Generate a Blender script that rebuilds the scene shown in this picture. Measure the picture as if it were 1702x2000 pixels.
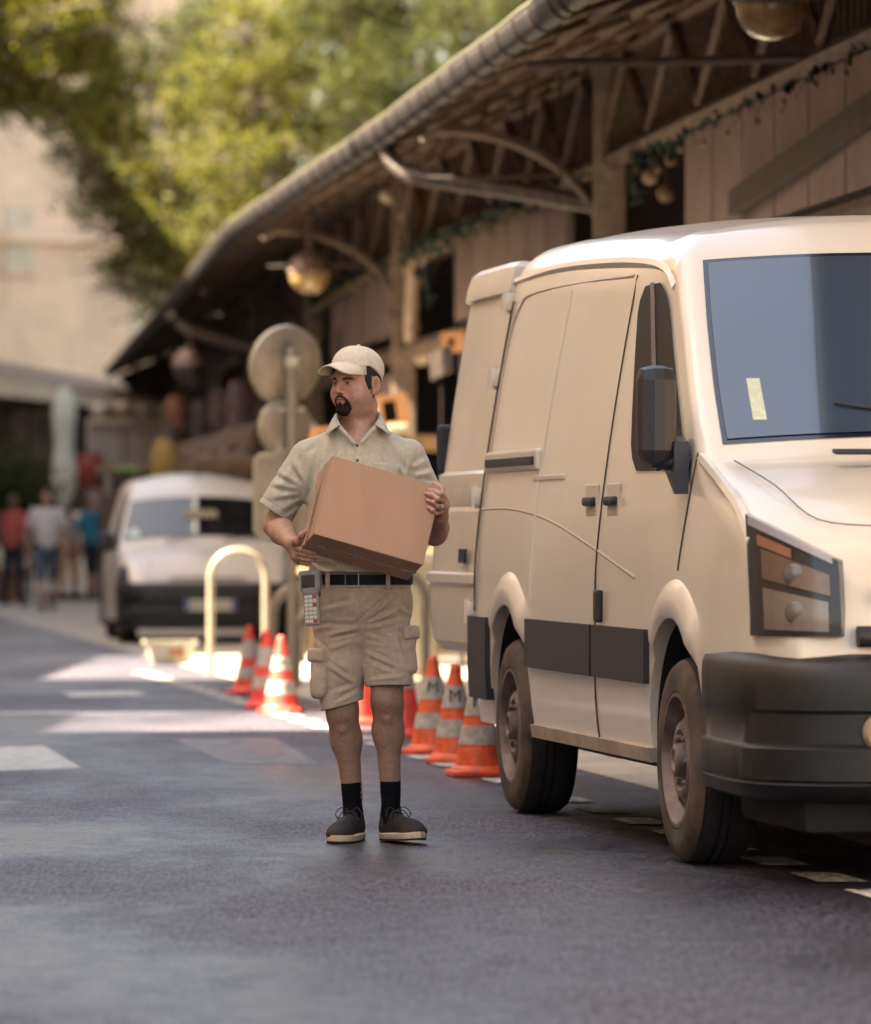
import bpy, bmesh, math, random
import numpy as np
from mathutils import Vector, Matrix
R = math.radians
scene = bpy.context.scene
for o in list(bpy.data.objects): bpy.data.objects.remove(o)

# ---------------------------------------------------------------- camera
FPX, CX, HY, CAMZ = 9600.0, 851.0, 1040.0, 1.13
cam_d = bpy.data.cameras.new('camera')
cam = bpy.data.objects.new('camera', cam_d); scene.collection.objects.link(cam)
cam.location = (0, 0, CAMZ); cam.rotation_euler = (R(90), 0, 0)
cam_d.sensor_fit = 'VERTICAL'; cam_d.sensor_height = 36.0; cam_d.lens = 36.0*FPX/2000.0
cam_d.shift_y = 0.02; cam_d.clip_start = 0.5; cam_d.clip_end = 2000
cam_d.dof.use_dof = True; cam_d.dof.focus_distance = 18.0; cam_d.dof.aperture_fstop = 3.0
scene.camera = cam

# ---------------------------------------------------------------- sky + sun
SUN_EL, SUN_AZ = R(50), math.atan2(0.98, 0.17)      # sun stands to the left, a touch behind the camera
to_sun = Vector((-math.cos(SUN_EL)*0.985, -math.cos(SUN_EL)*0.17, math.sin(SUN_EL)))
world = bpy.data.worlds.new('World'); scene.world = world; world.use_nodes = True
wn = world.node_tree.nodes; wl = world.node_tree.links
bg = wn['Background']; bg.inputs[1].default_value = 0.052
sky = wn.new('ShaderNodeTexSky'); sky.sky_type = 'NISHITA'; sky.sun_disc = False
sky.sun_elevation = SUN_EL; sky.sun_rotation = math.atan2(to_sun.x, to_sun.y)
sky.dust_density = 3.5; sky.air_density = 1.1
tint = wn.new('ShaderNodeMix'); tint.data_type = 'RGBA'; tint.blend_type = 'MULTIPLY'; tint.inputs[0].default_value = 1
tint.inputs[7].default_value = (1.27, 1.09, 0.88, 1)
wl.new(sky.outputs[0], tint.inputs[6]); wl.new(tint.outputs[2], bg.inputs[0])
sd = bpy.data.lights.new('sun', 'SUN'); sd.energy = 5.0; sd.angle = R(0.6); sd.color = (1.0, 0.86, 0.62)
so = bpy.data.objects.new('sun', sd); scene.collection.objects.link(so)
so.rotation_euler = to_sun.to_track_quat('Z', 'Y').to_euler()
scene.view_settings.view_transform = 'Standard'; scene.view_settings.look = 'None'
scene.view_settings.exposure = 3.42; scene.view_settings.gamma = 1
scene.cycles.max_bounces = 6; scene.cycles.diffuse_bounces = 3; scene.cycles.glossy_bounces = 3
scene.cycles.transparent_max_bounces = 8; scene.cycles.use_denoising = True
scene.cycles.sample_clamp_indirect = 6

# ---------------------------------------------------------------- helpers
def P(px, py, d):        # a point at distance d along the street, seen at photo pixel (px, py)
    return Vector(((px-CX)/FPX*d, d, CAMZ-(py-HY)/FPX*d))
def G(px, py):           # the ground point seen at photo pixel (px, py)
    d = FPX*CAMZ/(py-HY); return Vector(((px-CX)/FPX*d, d, 0.0))
def srgb(r, g, b):
    f = lambda c: (c/255/12.92) if c/255 <= .04045 else ((c/255+.055)/1.055)**2.4
    return (f(r), f(g), f(b), 1)
_m = {}
def mat(name, col, rough=.6, metal=0, vary=.0, vscale=8, bump=0, bscale=60, stretch=(1,1,1), spec=.5, col2=None, lo=.4, hi=.62, attr=None, sheen=0, coat=0, trans=0):
    """procedural Principled material: base colour mottled with noise, optional bump"""
    if name in _m: return _m[name]
    m = bpy.data.materials.new(name); m.use_nodes = True; nt = m.node_tree; n = nt.nodes; l = nt.links
    b = n['Principled BSDF']
    b.inputs['Roughness'].default_value = rough; b.inputs['Metallic'].default_value = metal
    b.inputs['Specular IOR Level'].default_value = spec
    if coat: b.inputs['Coat Weight'].default_value = coat; b.inputs['Coat Roughness'].default_value = .08
    if sheen: b.inputs['Sheen Weight'].default_value = sheen
    if trans: b.inputs['Transmission Weight'].default_value = trans
    tc = n.new('ShaderNodeTexCoord'); mp = n.new('ShaderNodeMapping'); mp.inputs['Scale'].default_value = stretch
    l.new(tc.outputs['Object'], mp.inputs[0])
    src = None
    if attr:
        a = n.new('ShaderNodeVertexColor'); a.layer_name = attr; src = a.outputs[0]
    if vary or col2:
        nz = n.new('ShaderNodeTexNoise'); nz.inputs['Scale'].default_value = vscale; nz.inputs['Detail'].default_value = 5; nz.inputs['Roughness'].default_value = .62
        l.new(mp.outputs[0], nz.inputs[0])
        mr = n.new('ShaderNodeMapRange'); mr.inputs[1].default_value = lo; mr.inputs[2].default_value = hi
        l.new(nz.outputs[0], mr.inputs[0])
        mx = n.new('ShaderNodeMix'); mx.data_type = 'RGBA'
        l.new(mr.outputs[0], mx.inputs[0])
        if src is None:
            c2 = col2 or tuple(c*(1-vary) for c in col[:3])+(1,)
            mx.inputs[6].default_value = c2; mx.inputs[7].default_value = tuple(col[:3])+(1,)
        else:
            mul = n.new('ShaderNodeMix'); mul.data_type = 'RGBA'; mul.blend_type = 'MULTIPLY'; mul.inputs[0].default_value = 1
            l.new(src, mul.inputs[6]); mul.inputs[7].default_value = (1-vary,)*3+(1,)
            l.new(mul.outputs[2], mx.inputs[6]); l.new(src, mx.inputs[7])
        src = mx.outputs[2]
    if src is None: b.inputs['Base Color'].default_value = tuple(col[:3])+(1,)
    else: l.new(src, b.inputs['Base Color'])
    if bump:
        nz2 = n.new('ShaderNodeTexNoise'); nz2.inputs['Scale'].default_value = bscale; nz2.inputs['Detail'].default_value = 3
        l.new(mp.outputs[0], nz2.inputs[0])
        bp = n.new('ShaderNodeBump'); bp.inputs['Strength'].default_value = min(1, bump*1.0); bp.inputs['Distance'].default_value = .3/bscale
        l.new(nz2.outputs[0], bp.inputs['Height']); l.new(bp.outputs[0], b.inputs['Normal'])
    _m[name] = m; return m

def tag(o, label=None, cat=None, group=None, kind=None):
    if label: o['label'] = label
    if cat: o['category'] = cat
    if group: o['group'] = group
    if kind: o['kind'] = kind
    return o
def empty(name, loc=(0,0,0), rz=0, label=None, cat=None, group=None):
    o = bpy.data.objects.new(name, None); scene.collection.objects.link(o); o.location = loc; o.rotation_euler = (0,0,rz)
    o.empty_display_size = .1
    return tag(o, label, cat, group)
class MB:
    """collects boxes, tubes, sheets and lathes, builds them as one mesh"""
    def __init__(s): s.v = []; s.f = []; s.smooth = []
    def add(s, vs, fs, smooth=False):
        k = len(s.v); s.v += [tuple(p) for p in vs]; s.f += [tuple(i+k for i in f) for f in fs]; s.smooth += [smooth]*len(fs); return s
    def box(s, c, d, rot=None, bev=0):
        hx, hy, hz = d[0]/2, d[1]/2, d[2]/2
        if bev:
            b = min(bev, hx*.9, hy*.9, hz*.9); vs = []; bm = bmesh.new()
            bmesh.ops.create_cube(bm, size=1)
            for v in bm.verts: v.co = Vector((v.co.x*d[0], v.co.y*d[1], v.co.z*d[2]))
            bmesh.ops.bevel(bm, geom=bm.edges[:], offset=b, segments=2, profile=.6, affect='EDGES')
            vs = [v.co.copy() for v in bm.verts]; fs = [[v.index for v in f.verts] for f in bm.faces]; bm.free()
        else:
            vs = [Vector((x*hx, y*hy, z*hz)) for x in (-1,1) for y in (-1,1) for z in (-1,1)]
            fs = [(0,1,3,2),(4,6,7,5),(0,4,5,1),(2,3,7,6),(0,2,6,4),(1,5,7,3)]
        if rot is not None: vs = [rot @ v for v in vs]
        return s.add([Vector(c)+v for v in vs], fs)
    def tube(s, pts, r, n=10, cap=True):
        pts = [Vector(p) for p in pts]; rr = r if hasattr(r, '__len__') else [r]*len(pts)
        vs = []; fs = []; up = None
        for i, p in enumerate(pts):
            t = (pts[min(i+1, len(pts)-1)]-pts[max(i-1, 0)]).normalized()
            if up is None:
                up = Vector((0,0,1)) if abs(t.z) < .9 else Vector((1,0,0))
            a = t.cross(up).normalized(); b = a.cross(t).normalized(); up = b
            for k in range(n):
                an = 2*math.pi*k/n; vs.append(p + (a*math.cos(an)+b*math.sin(an))*rr[i])
        for i in range(len(pts)-1):
            for k in range(n):
                fs.append((i*n+k, i*n+(k+1)%n, (i+1)*n+(k+1)%n, (i+1)*n+k))
        s.add(vs, fs, True)
        if cap:
            m = len(vs); base = len(s.v)-m
            s.f += [tuple(base+k for k in reversed(range(n))), tuple(base+m-n+k for k in range(n))]; s.smooth += [False]*2
        return s
    def lathe(s, prof, c=(0,0,0), n=32, axis=None, smooth=True):
        """prof: list of (r, z) turned about z, then rotated to 'axis'"""
        q = Matrix.Identity(3)
        if axis is not None: q = Vector((0,0,1)).rotation_difference(Vector(axis)).to_matrix()
        vs = []; fs = []
        for (r, z) in prof:
            for k in range(n):
                a = 2*math.pi*k/n; vs.append(Vector(c)+q @ Vector((r*math.cos(a), r*math.sin(a), z)))
        for i in range(len(prof)-1):
            for k in range(n): fs.append((i*n+k, i*n+(k+1)%n, (i+1)*n+(k+1)%n, (i+1)*n+k))
        return s.add(vs, fs, smooth)
    def grid(s, rows, smooth=True, thick=0, close=False):
        """rows: list of equal-length point lists"""
        h, w = len(rows), len(rows[0]); vs = [Vector(p) for r in rows for p in r]; fs = []
        for i in range(h-1):
            for j in range(w-(0 if close else 1)):
                fs.append((i*w+j, i*w+(j+1)%w, (i+1)*w+(j+1)%w, (i+1)*w+j))
        return s.add(vs, fs, smooth)
    def prism(s, outline, d, off=(0,0,0)):
        """closed outline of 3-D points extruded by vector d"""
        n = len(outline); a = [Vector(p)+Vector(off) for p in outline]; b = [p+Vector(d) for p in a]
        return s.add(a+b, [tuple(range(n))[::-1], tuple(range(n, 2*n))]+[(i, (i+1)%n, n+(i+1)%n, n+i) for i in range(n)])
    def build(s, name, m, parent=None, solid=0, fixn=True, sharp=42):
        me = bpy.data.meshes.new(name); me.from_pydata([tuple(v) for v in s.v], [], s.f)
        me.polygons.foreach_set('use_smooth', s.smooth)
        if fixn:
            bm = bmesh.new(); bm.from_mesh(me); bmesh.ops.recalc_face_normals(bm, faces=bm.faces[:]); bm.to_mesh(me); bm.free()
        me.materials.append(m); me.update()
        if any(s.smooth): me.set_sharp_from_angle(angle=R(sharp))
        o = bpy.data.objects.new(name, me); scene.collection.objects.link(o)
        if parent is not None:
            o.parent = parent; o.matrix_parent_inverse = Matrix.Identity(4)
        if solid:
            md = o.modifiers.new('solid', 'SOLIDIFY'); md.thickness = solid; md.offset = 0
        return o
def place(o):   # geometry given in world space under an unmoved parent
    return o
def copy_tree(o, parent=None, loc=None, rz=None, label=None):
    c = o.copy(); scene.collection.objects.link(c)
    if parent is not None: c.parent = parent
    if loc is not None: c.location = loc
    if rz is not None: c.rotation_euler = (0,0,rz)
    if label: c['label'] = label
    for ch in list(o.children): copy_tree(ch, c)
    return c
def smoothpath(pts, n=8):
    pts = [Vector(p) for p in pts]; out = []
    for i in range(len(pts)-1):
        p0 = pts[max(i-1,0)]; p1 = pts[i]; p2 = pts[i+1]; p3 = pts[min(i+2, len(pts)-1)]
        for k in range(n):
            t = k/n
            out.append(.5*((2*p1)+(p2-p0)*t+(2*p0-5*p1+4*p2-p3)*t*t+(3*p1-p0-3*p2+p3)*t**3))
    out.append(pts[-1]); return out
def text(txt, size, m, parent, mtx, name='lettering', ext=.0015):
    c = bpy.data.curves.new(name, 'FONT'); c.body = txt; c.size = size; c.align_x = 'CENTER'; c.align_y = 'CENTER'; c.extrude = ext
    t = bpy.data.objects.new(name, c); scene.collection.objects.link(t)
    dg = bpy.context.evaluated_depsgraph_get(); me = bpy.data.meshes.new_from_object(t.evaluated_get(dg)); bpy.data.objects.remove(t)
    me.name = name
    o = bpy.data.objects.new(name, me); scene.collection.objects.link(o); me.materials.clear(); me.materials.append(m)
    me.transform(mtx); o.parent = parent; return o

# ---- signed-distance modelling with naive surface nets
def seg(X, Y, Z, a, b, r1, r2=None):
    r2 = r1 if r2 is None else r2
    ax, ay, az = a; bx, by, bz = b[0]-ax, b[1]-ay, b[2]-az
    px, py, pz = X-ax, Y-ay, Z-az
    t = np.clip((px*bx+py*by+pz*bz)/(bx*bx+by*by+bz*bz+1e-12), 0, 1)
    return np.sqrt((px-t*bx)**2+(py-t*by)**2+(pz-t*bz)**2)-(r1+(r2-r1)*t)
def ell(X, Y, Z, c, r):
    k0 = np.sqrt(((X-c[0])/r[0])**2+((Y-c[1])/r[1])**2+((Z-c[2])/r[2])**2)
    k1 = np.sqrt(((X-c[0])/r[0]**2)**2+((Y-c[1])/r[1]**2)**2+((Z-c[2])/r[2]**2)**2)
    return k0*(k0-1)/np.maximum(k1, 1e-6)
def rbox(X, Y, Z, c, h, r, M=None):
    x, y, z = X-c[0], Y-c[1], Z-c[2]
    if M is not None:
        x, y, z = (M[0][0]*x+M[0][1]*y+M[0][2]*z, M[1][0]*x+M[1][1]*y+M[1][2]*z, M[2][0]*x+M[2][1]*y+M[2][2]*z)
    qx, qy, qz = np.abs(x)-h[0]+r, np.abs(y)-h[1]+r, np.abs(z)-h[2]+r
    return np.sqrt(np.maximum(qx,0)**2+np.maximum(qy,0)**2+np.maximum(qz,0)**2)+np.minimum(np.maximum(qx, np.maximum(qy, qz)), 0)-r
def smin(a, b, k):
    h = np.clip(.5+.5*(b-a)/k, 0, 1); return b*(1-h)+a*h-k*h*(1-h)
def smax(a, b, k): return -smin(-a, -b, k)
def wob(X, Y, Z, s, seed=0):
    q = seed*1.7
    return (np.sin(X*s+q+2*np.sin(Y*s*.7+q))+np.sin(Z*s*1.13+1.3*q+1.5*np.sin(X*s*.8))+np.sin(Y*s*.93+2.1*q+1.7*np.sin(Z*s*.9)))/3
def sdf_mesh(f, lo, hi, h):
    n = [int(math.ceil((hi[i]-lo[i])/h))+1 for i in range(3)]
    ax = [lo[i]+h*np.arange(n[i], dtype=np.float32) for i in range(3)]
    X, Y, Z = np.meshgrid(*ax, indexing='ij')
    D = f(X, Y, Z).astype(np.float32)
    S = D < 0
    c = lambda A, i, j, k: A[i:n[0]-1+i, j:n[1]-1+j, k:n[2]-1+k]
    cnt = np.zeros((n[0]-1, n[1]-1, n[2]-1), np.float32); pos = np.zeros(cnt.shape+(3,), np.float32)
    cor = [(i,j,k) for i in (0,1) for j in (0,1) for k in (0,1)]
    for a in cor:
        for ax_ in range(3):
            if a[ax_]: continue
            b = list(a); b[ax_] = 1
            da, db = c(D,*a), c(D,*b); m = (c(S,*a) != c(S,*b))
            t = np.where(m, da/np.where(da-db == 0, 1, da-db), 0)
            cnt += m
            for q in range(3):
                pos[..., q] += np.where(m, a[q]+(t if q == ax_ else 0), 0)
    act = cnt > 0; idx = -np.ones(cnt.shape, np.int64); ii = np.argwhere(act); idx[act] = np.arange(len(ii))
    V = (pos[act]/cnt[act][:, None]+ii)*h+np.array(lo)
    F = []
    for ax_ in range(3):
        u, v = (ax_+1) % 3, (ax_+2) % 3
        sl = [slice(None)]*3; sl2 = [slice(None)]*3; sl[ax_] = slice(0, -1); sl2[ax_] = slice(1, None)
        A, B = S[tuple(sl)], S[tuple(sl2)]
        e = np.argwhere(A != B)
        e = e[(e[:, u] > 0) & (e[:, v] > 0) & (e[:, u] < n[u]-1) & (e[:, v] < n[v]-1)]
        du = np.zeros(3, int); du[u] = 1; dv = np.zeros(3, int); dv[v] = 1
        g = lambda q: idx[q[:, 0], q[:, 1], q[:, 2]]
        quad = np.stack([g(e-du-dv), g(e-dv), g(e), g(e-du)], 1)
        flip = ~A[e[:, 0], e[:, 1], e[:, 2]]
        quad[flip] = quad[flip][:, ::-1]
        F.append(quad)
    return V, np.concatenate(F)
def np_obj(name, parts, m, parent=None, color=None, flat=False):
    """parts: list of (V, F); color: function(V)->Nx3 stored in 'Col'"""
    Vs, Fs, k = [], [], 0
    for V, F in parts: Vs.append(V); Fs.append(F+k); k += len(V)
    V = np.concatenate(Vs); F = np.concatenate(Fs)
    me = bpy.data.meshes.new(name); me.vertices.add(len(V)); me.vertices.foreach_set('co', V.astype(np.float32).ravel())
    me.loops.add(F.size); me.loops.foreach_set('vertex_index', F.ravel().astype(np.int32))
    me.polygons.add(len(F)); me.polygons.foreach_set('loop_start', np.arange(0, F.size, 4, dtype=np.int32))
    me.update(calc_edges=True); me.validate()
    me.polygons.foreach_set('use_smooth', [not flat]*len(me.polygons))
    if color is not None:
        ca = me.color_attributes.new('Col', 'FLOAT_COLOR', 'POINT'); C = color(V)
        ca.data.foreach_set('color', np.concatenate([C, np.ones((len(C), 1))], 1).astype(np.float32).ravel())
    me.materials.append(m)
    o = bpy.data.objects.new(name, me); scene.collection.objects.link(o)
    if parent is not None: o.parent = parent
    return o
# ================================================================ the setting
def asphalt():
    m = bpy.data.materials.new('asphalt'); m.use_nodes = True; nt = m.node_tree; n = nt.nodes; l = nt.links; b = n['Principled BSDF']
    tc = n.new('ShaderNodeTexCoord')
    def noise(s, det=4, r=.6, sc=(1,1,1)):
        mp = n.new('ShaderNodeMapping'); mp.inputs['Scale'].default_value = sc; l.new(tc.outputs['Object'], mp.inputs[0])
        q = n.new('ShaderNodeTexNoise'); q.inputs['Scale'].default_value = s; q.inputs['Detail'].default_value = det; q.inputs['Roughness'].default_value = r
        l.new(mp.outputs[0], q.inputs[0]); return q.outputs[0]
    def ramp(src, a, b_, c0, c1):
        q = n.new('ShaderNodeMapRange'); q.inputs[1].default_value = a; q.inputs[2].default_value = b_; q.inputs[3].default_value = c0; q.inputs[4].default_value = c1
        l.new(src, q.inputs[0]); return q.outputs[0]
    big = noise(.55, 4, .6, (1, .45, 1)); fine = noise(62, 4, .85, (1,.12,1)); mid = noise(9, 5, .65, (1,.5,1))
    cr = n.new('ShaderNodeValToRGB'); e = cr.color_ramp.elements
    e[0].position = .40; e[0].color = (.005,.005,.010,1); e[1].position = .64; e[1].color = (.120,.107,.142,1)
    l.new(fine, cr.inputs[0])
    mx = n.new('ShaderNodeMix'); mx.data_type = 'RGBA'; mx.blend_type = 'MULTIPLY'; mx.inputs[0].default_value = 1
    l.new(cr.outputs[0], mx.inputs[6])
    g = n.new('ShaderNodeMapRange'); g.inputs[1].default_value = .38; g.inputs[2].default_value = .6; g.inputs[3].default_value = .55; g.inputs[4].default_value = 1.15
    l.new(big, g.inputs[0]); l.new(g.outputs[0], mx.inputs[7]); l.new(mx.outputs[2], b.inputs['Base Color'])
    add = n.new('ShaderNodeMath'); add.operation = 'ADD'
    l.new(ramp(big, .38, .60, .30, .64), add.inputs[0]); l.new(ramp(mid, .3, .7, -.05, .08), add.inputs[1]); l.new(add.outputs[0], b.inputs['Roughness'])
    bp = n.new('ShaderNodeBump'); bp.inputs['Strength'].default_value = .6; bp.inputs['Distance'].default_value = .003
    l.new(fine, bp.inputs['Height']); l.new(bp.outputs[0], b.inputs['Normal'])
    b.inputs['Specular IOR Level'].default_value = .40
    return m
M_asph = asphalt()
g = MB(); g.add([(-120,-30,0),(120,-30,0),(120,420,0),(-120,420,0)], [(0,1,2,3)])
tag(g.build('ground', M_asph), kind='structure')

STREET = Vector((-.132, .9912, 0)); CROSS = Vector((.9912, .132, 0))     # along / across the street
def line_x(y): # the dashed kerb line
    return 0.10-.155*(y-23.6)
pv = mat('pavement_concrete', (.42,.38,.32), .8, vary=.3, vscale=3, bump=.5, bscale=60)
g = MB(); ys = [2, 20, 60, 110]
pts = [(line_x(y)+.55, y, .004) for y in ys]; ptr = [(40, y, .004) for y in ys]
g.grid([pts, ptr], False)
tag(g.build('pavement', pv), kind='structure')
wp = mat('road_paint', (.62,.6,.56), .6, col2=(.16,.155,.16,1), vscale=22, lo=.42, hi=.56)
def sheet(corners, name, m, z=.0015):
    q = MB(); q.add([(c[0], c[1], z) for c in corners], [tuple(range(len(corners)))]); o = q.build(name, m); return tag(o, kind='structure')
q = MB()
for i in range(34):
    y0 = 13.5+i*.78; y1 = y0+.42
    x0, x1 = line_x(y0), line_x(y1)
    q.add([(x0-.07,y0,.0058),(x0+.09,y0,.0058),(x1+.09,y1,.0058),(x1-.07,y1,.0058)], [(0,1,2,3)])
tag(q.build('road_marking', wp), kind='structure')
fp = mat('faded_paint', (.16,.148,.155), .6, col2=(.085,.08,.088,1), vscale=6, lo=.35, hi=.6, stretch=(1,.4,1))
sheet([G(340,1444), G(535,1441), G(628,1493), G(445,1492)], 'road_marking', fp)
rp = mat('red_chalk', (.27,.12,.10), .6, col2=(.13,.11,.12,1), vscale=9, lo=.45, hi=.62, stretch=(1,.3,1))
sheet([G(470,1446), G(530,1444), G(560,1470), G(520,1482)], 'road_marking', rp, .003)
sheet([G(-40,1462), G(85,1456), G(160,1500), G(-60,1508)], 'road_marking', mat('zebra_and_sun_patch', (.5,.49,.46), .6, vary=.4, vscale=10))  # patch of sunlight on the road, painted as a pale sheet
sheet([G(120,1352), G(260,1350), G(290,1358), G(140,1362)], 'road_marking', mat('zebra_and_sun_patch', (.5,.49,.46)))
# rain-dark repair patches on the asphalt
tar = mat('tar', (.012,.013,.02), .38, vary=.3, vscale=12, bump=.4, bscale=90)
def blob(cx, cy, rx, ry, seed, m, z=.004, name='tar_patch'):
    rnd = random.Random(seed); ph = [rnd.uniform(0, 6) for _ in range(4)]
    c = []
    for k in range(40):
        a = 2*math.pi*k/40; rr = 1+.22*math.sin(2*a+ph[0])+.14*math.sin(3*a+ph[1])+.08*math.sin(7*a+ph[2])
        c.append((cx+rx*rr*math.cos(a), cy+ry*rr*math.sin(a)))
    sheet(c, name, m, z)
c = G(470,1718); 0 and blob(c.x, c.y, .10, .22, 3, mat('tar_wet', (.012,.013,.02), .30, vary=.3, vscale=12, bump=.3, bscale=90), .001)

# ---- far building behind the trees (closes the street)
def plane_box(name, a, b, z0, z1, thick, m, parent):
    a = Vector(a); b = Vector(b); d = (b-a).normalized(); nrm = Vector((-d.y, d.x, 0))
    q = MB(); q.prism([a+Vector((0,0,z0)), b+Vector((0,0,z0)), b+Vector((0,0,z1)), a+Vector((0,0,z1))], nrm*thick)
    return q.build(name, m, parent)
stone = mat('ochre_render', (.72,.56,.42), .85, vary=.25, vscale=.7, bump=.3, bscale=8)
fb = empty('stone_building', (-9,118,0), label='tall plain ochre building closing the end of the street behind the trees', cat='building')
inv = Vector((9,-118,0))
A = Vector((-19,112,0))+inv; B = Vector((-3.5,121,0))+inv
plane_box('wall', A, B, 0, 22, 6, stone, fb)
dW = (B-A).normalized(); nW = Vector((dW.y, -dW.x, 0))
shut = mat('grey_blue_shutter', (.55,.50,.40), .6, vary=.2, vscale=4)
for (px, py, w, h) in ((20,455,.75,1.5),(243,640,.32,1.2)):
    X = (px-CX)/FPX*115; t = (X-(-19))/15.5; c = A+(B-A)*t+nW*.0; z = CAMZ-(py-HY)/FPX*115
    q = MB(); rot = Matrix.Rotation(math.atan2(dW.y, dW.x), 3, 'Z'); q.box(c+Vector((0,0,z)), (w,.12,h), rot)
    wdw = q.build('window', shut, fb)
    q = MB(); q.box(c+nW*.05+Vector((0,0,z-h/2-.05)), (w+.2,.22,.08), rot); q.build('sill', stone, wdw)
q = MB(); q.box((A+B)/2+Vector((0,0,8.2)), (17.9,.5,.25), Matrix.Rotation(math.atan2(dW.y, dW.x), 3, 'Z')); q.build('cornice', stone, fb)

# ---- unseen town houses on the left; heights and gaps shaped to shade the street
hs = mat('left_house_render', (.55,.45,.34), .85, vary=.2, vscale=.6)
dk = mat('dark_opening', (.03,.03,.035), .4)
def house(y0, y1, h, x=-9.0, dp=6, label=''):
    e = empty('unseen_house', (x-dp/2, (y0+y1)/2, 0), label=label, cat='town house')
    q = MB(); q.box((0,0,h/2), (dp, y1-y0, h)); q.build('wall', hs, e)
    q = MB(); q.box((0,0,h+.15), (dp+.5, y1-y0, .3)); q.build('roof', mat('roof_tiles', (.35,.16,.09), .8, vary=.3, vscale=6), e)
    nw = max(1, int((y1-y0)/2.6))
    for f in range(int(h/3.2)):
        for k in range(nw):
            yy = -(y1-y0)/2+(k+.5)*(y1-y0)/nw
            q = MB(); q.box((dp/2, yy, 1.7+f*3.1), (.1, .95, 1.5)); w_ = q.build('window', dk, e)
            q = MB(); q.box((dp/2+.05, yy, .9+f*3.1), (.2, 1.15, .08)); q.build('sill', hs, w_)
    return e
house(-10, 25.6, 17, label='tallest cream house of the left row, unseen, height set to shade the street by the camera')
house(25.8, 29.6, 7.6, label='low two storey house of the left row, unseen, set low to let a sun band through')
house(29.8, 35.8, 13.6, label='four storey house of the left row, unseen, height set to shade the street between sun bands')
house(36.0, 43.8, 6.6, label='lowest house of the left row, unseen, set low to let sun in before the small van')
house(44.0, 99, 10.9, label='widest house of the left row, unseen, height set to shade the far street')
house(99.3, 112, 11.5, x=-11.2, label='farthest house of the left row, unseen, added to shade the ground beyond the cafe')

# ================================================================ market hall
GP = [(10,2.83),(26.5,.82),(36,-.34),(47.5,-1.89),(65,-3.5),(90,-5.9)]
def gx(y):
    for (y0,x0),(y1,x1) in zip(GP, GP[1:]):
        if y <= y1 or (y1,x1) == GP[-1]: return x0+(x1-x0)*(y-y0)/(y1-y0)
def wx(y): return gx(y)+1.25
def gdir(y): d = Vector((gx(y+.5)-gx(y-.5), 1, 0)).normalized(); return d
hall = empty('market_hall', (0,0,0), label='long open market hall with a ribbed gutter along its low roof', cat='market hall')
timber = mat('weathered_timber', (.15,.10,.07), .75, vary=.45, vscale=4, bump=.5, bscale=30, stretch=(6,.6,6))
soffit = mat('soffit_boards', (.40,.265,.17), .75, col2=(.07,.042,.03,1), vscale=1.6, lo=.38, hi=.58, stretch=(3.2,.8,3.2), bump=.4, bscale=20)
zinc = mat('shaded_zinc', (.022,.016,.018), .55, metal=.15, vary=.5, vscale=5, bump=.3, bscale=25)  # dark base colour stands in for shade on the gutter
zincw = mat('worn_zinc', (.11,.085,.078), .5, metal=.3, vary=.5, vscale=9, bump=.3, bscale=40)
iron = mat('brown_iron', (.055,.038,.033), .55, metal=.3, vary=.4, vscale=10)
beige = mat('beige_metal', (.24,.18,.14), .55, vary=.35, vscale=7, bump=.2, bscale=20)
panelm = mat('mauve_board', (.23,.165,.15), .7, vary=.25, vscale=1.6, bump=.2, bscale=15)
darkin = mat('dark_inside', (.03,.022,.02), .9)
Y0, Y1 = 12, 90
ys = [Y0+i*1.0 for i in range(Y1-Y0+1)]
# roof skins
q = MB(); q.grid([[(gx(y)+.02,y,4.02+.008*math.sin(y*3)), (wx(y),y,4.50), (wx(y)+4.2,y,6.1)] for y in ys], False); q.build('soffit', soffit, hall)
q = MB(); q.grid([[(gx(y)-.05,y,4.125+.006*math.sin(y*2.3)), (wx(y),y,4.62), (wx(y)+4.2,y,6.22), (wx(y)+8.4,y,4.6)] for y in ys], False)
q.build('roof', mat('roof_sheet', (.16,.145,.11), .5, vary=.35, vscale=3), hall)
q = MB(); q.grid([[(gx(y)+.03,y,4.0), (gx(y)+.03,y,4.12)] for y in ys], False); q.build('eaves_board', timber, hall)
# drip edge that catches the sun
q = MB(); q.tube([(gx(y)-.150,y,4.10+.006*math.sin(y*2.3)) for y in ys], .016, 6); q.build('drip_edge', mat('pale_edge', (.13,.115,.08), .5, vary=.3, vscale=12), hall)
# half round gutter with seams
rows = []
yy = [Y0+i*.5 for i in range((Y1-Y0)*2+1)]
for y in yy:
    rows.append([(gx(y)-.06+.095*math.cos(a), y, 4.085+.135*math.sin(a)) for a in [math.pi+math.pi*k/12 for k in range(13)]])
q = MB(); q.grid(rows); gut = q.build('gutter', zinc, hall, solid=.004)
q = MB(); y = 24.2; rnd = random.Random(4)
while y < 88:
    d = gdir(y); p = Vector((gx(y)-.055, y, 4.075)); c = Vector((d.y, -d.x, 0))
    pts = [p+c*(.103*math.cos(a))+Vector((-.005,0,.010+.143*math.sin(a))) for a in [math.pi+math.pi*k/10 for k in range(11)]]
    q = MB(); q.tube(pts, .008, 5); q.build('gutter_strap', iron, gut); y += .70 if rnd.random() > .12 else .3
# rafters and purlins under the eaves
for s, z in ((.35,4.12),(.8,4.28),(1.12,4.4)):
    q = MB(); q.tube([(gx(y)+s, y, z) for y in ys], .035, 4); q.build('purlin', timber, hall)
for i in range(56):
    y = 13+i*1.3
    q = MB(); q.prism([(gx(y)+.04,y,3.99),(gx(y)+.04,y,4.04),(wx(y),y,4.5),(wx(y),y,4.4)], (0,.07,0)); q.build('rafter', timber, hall)
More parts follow.
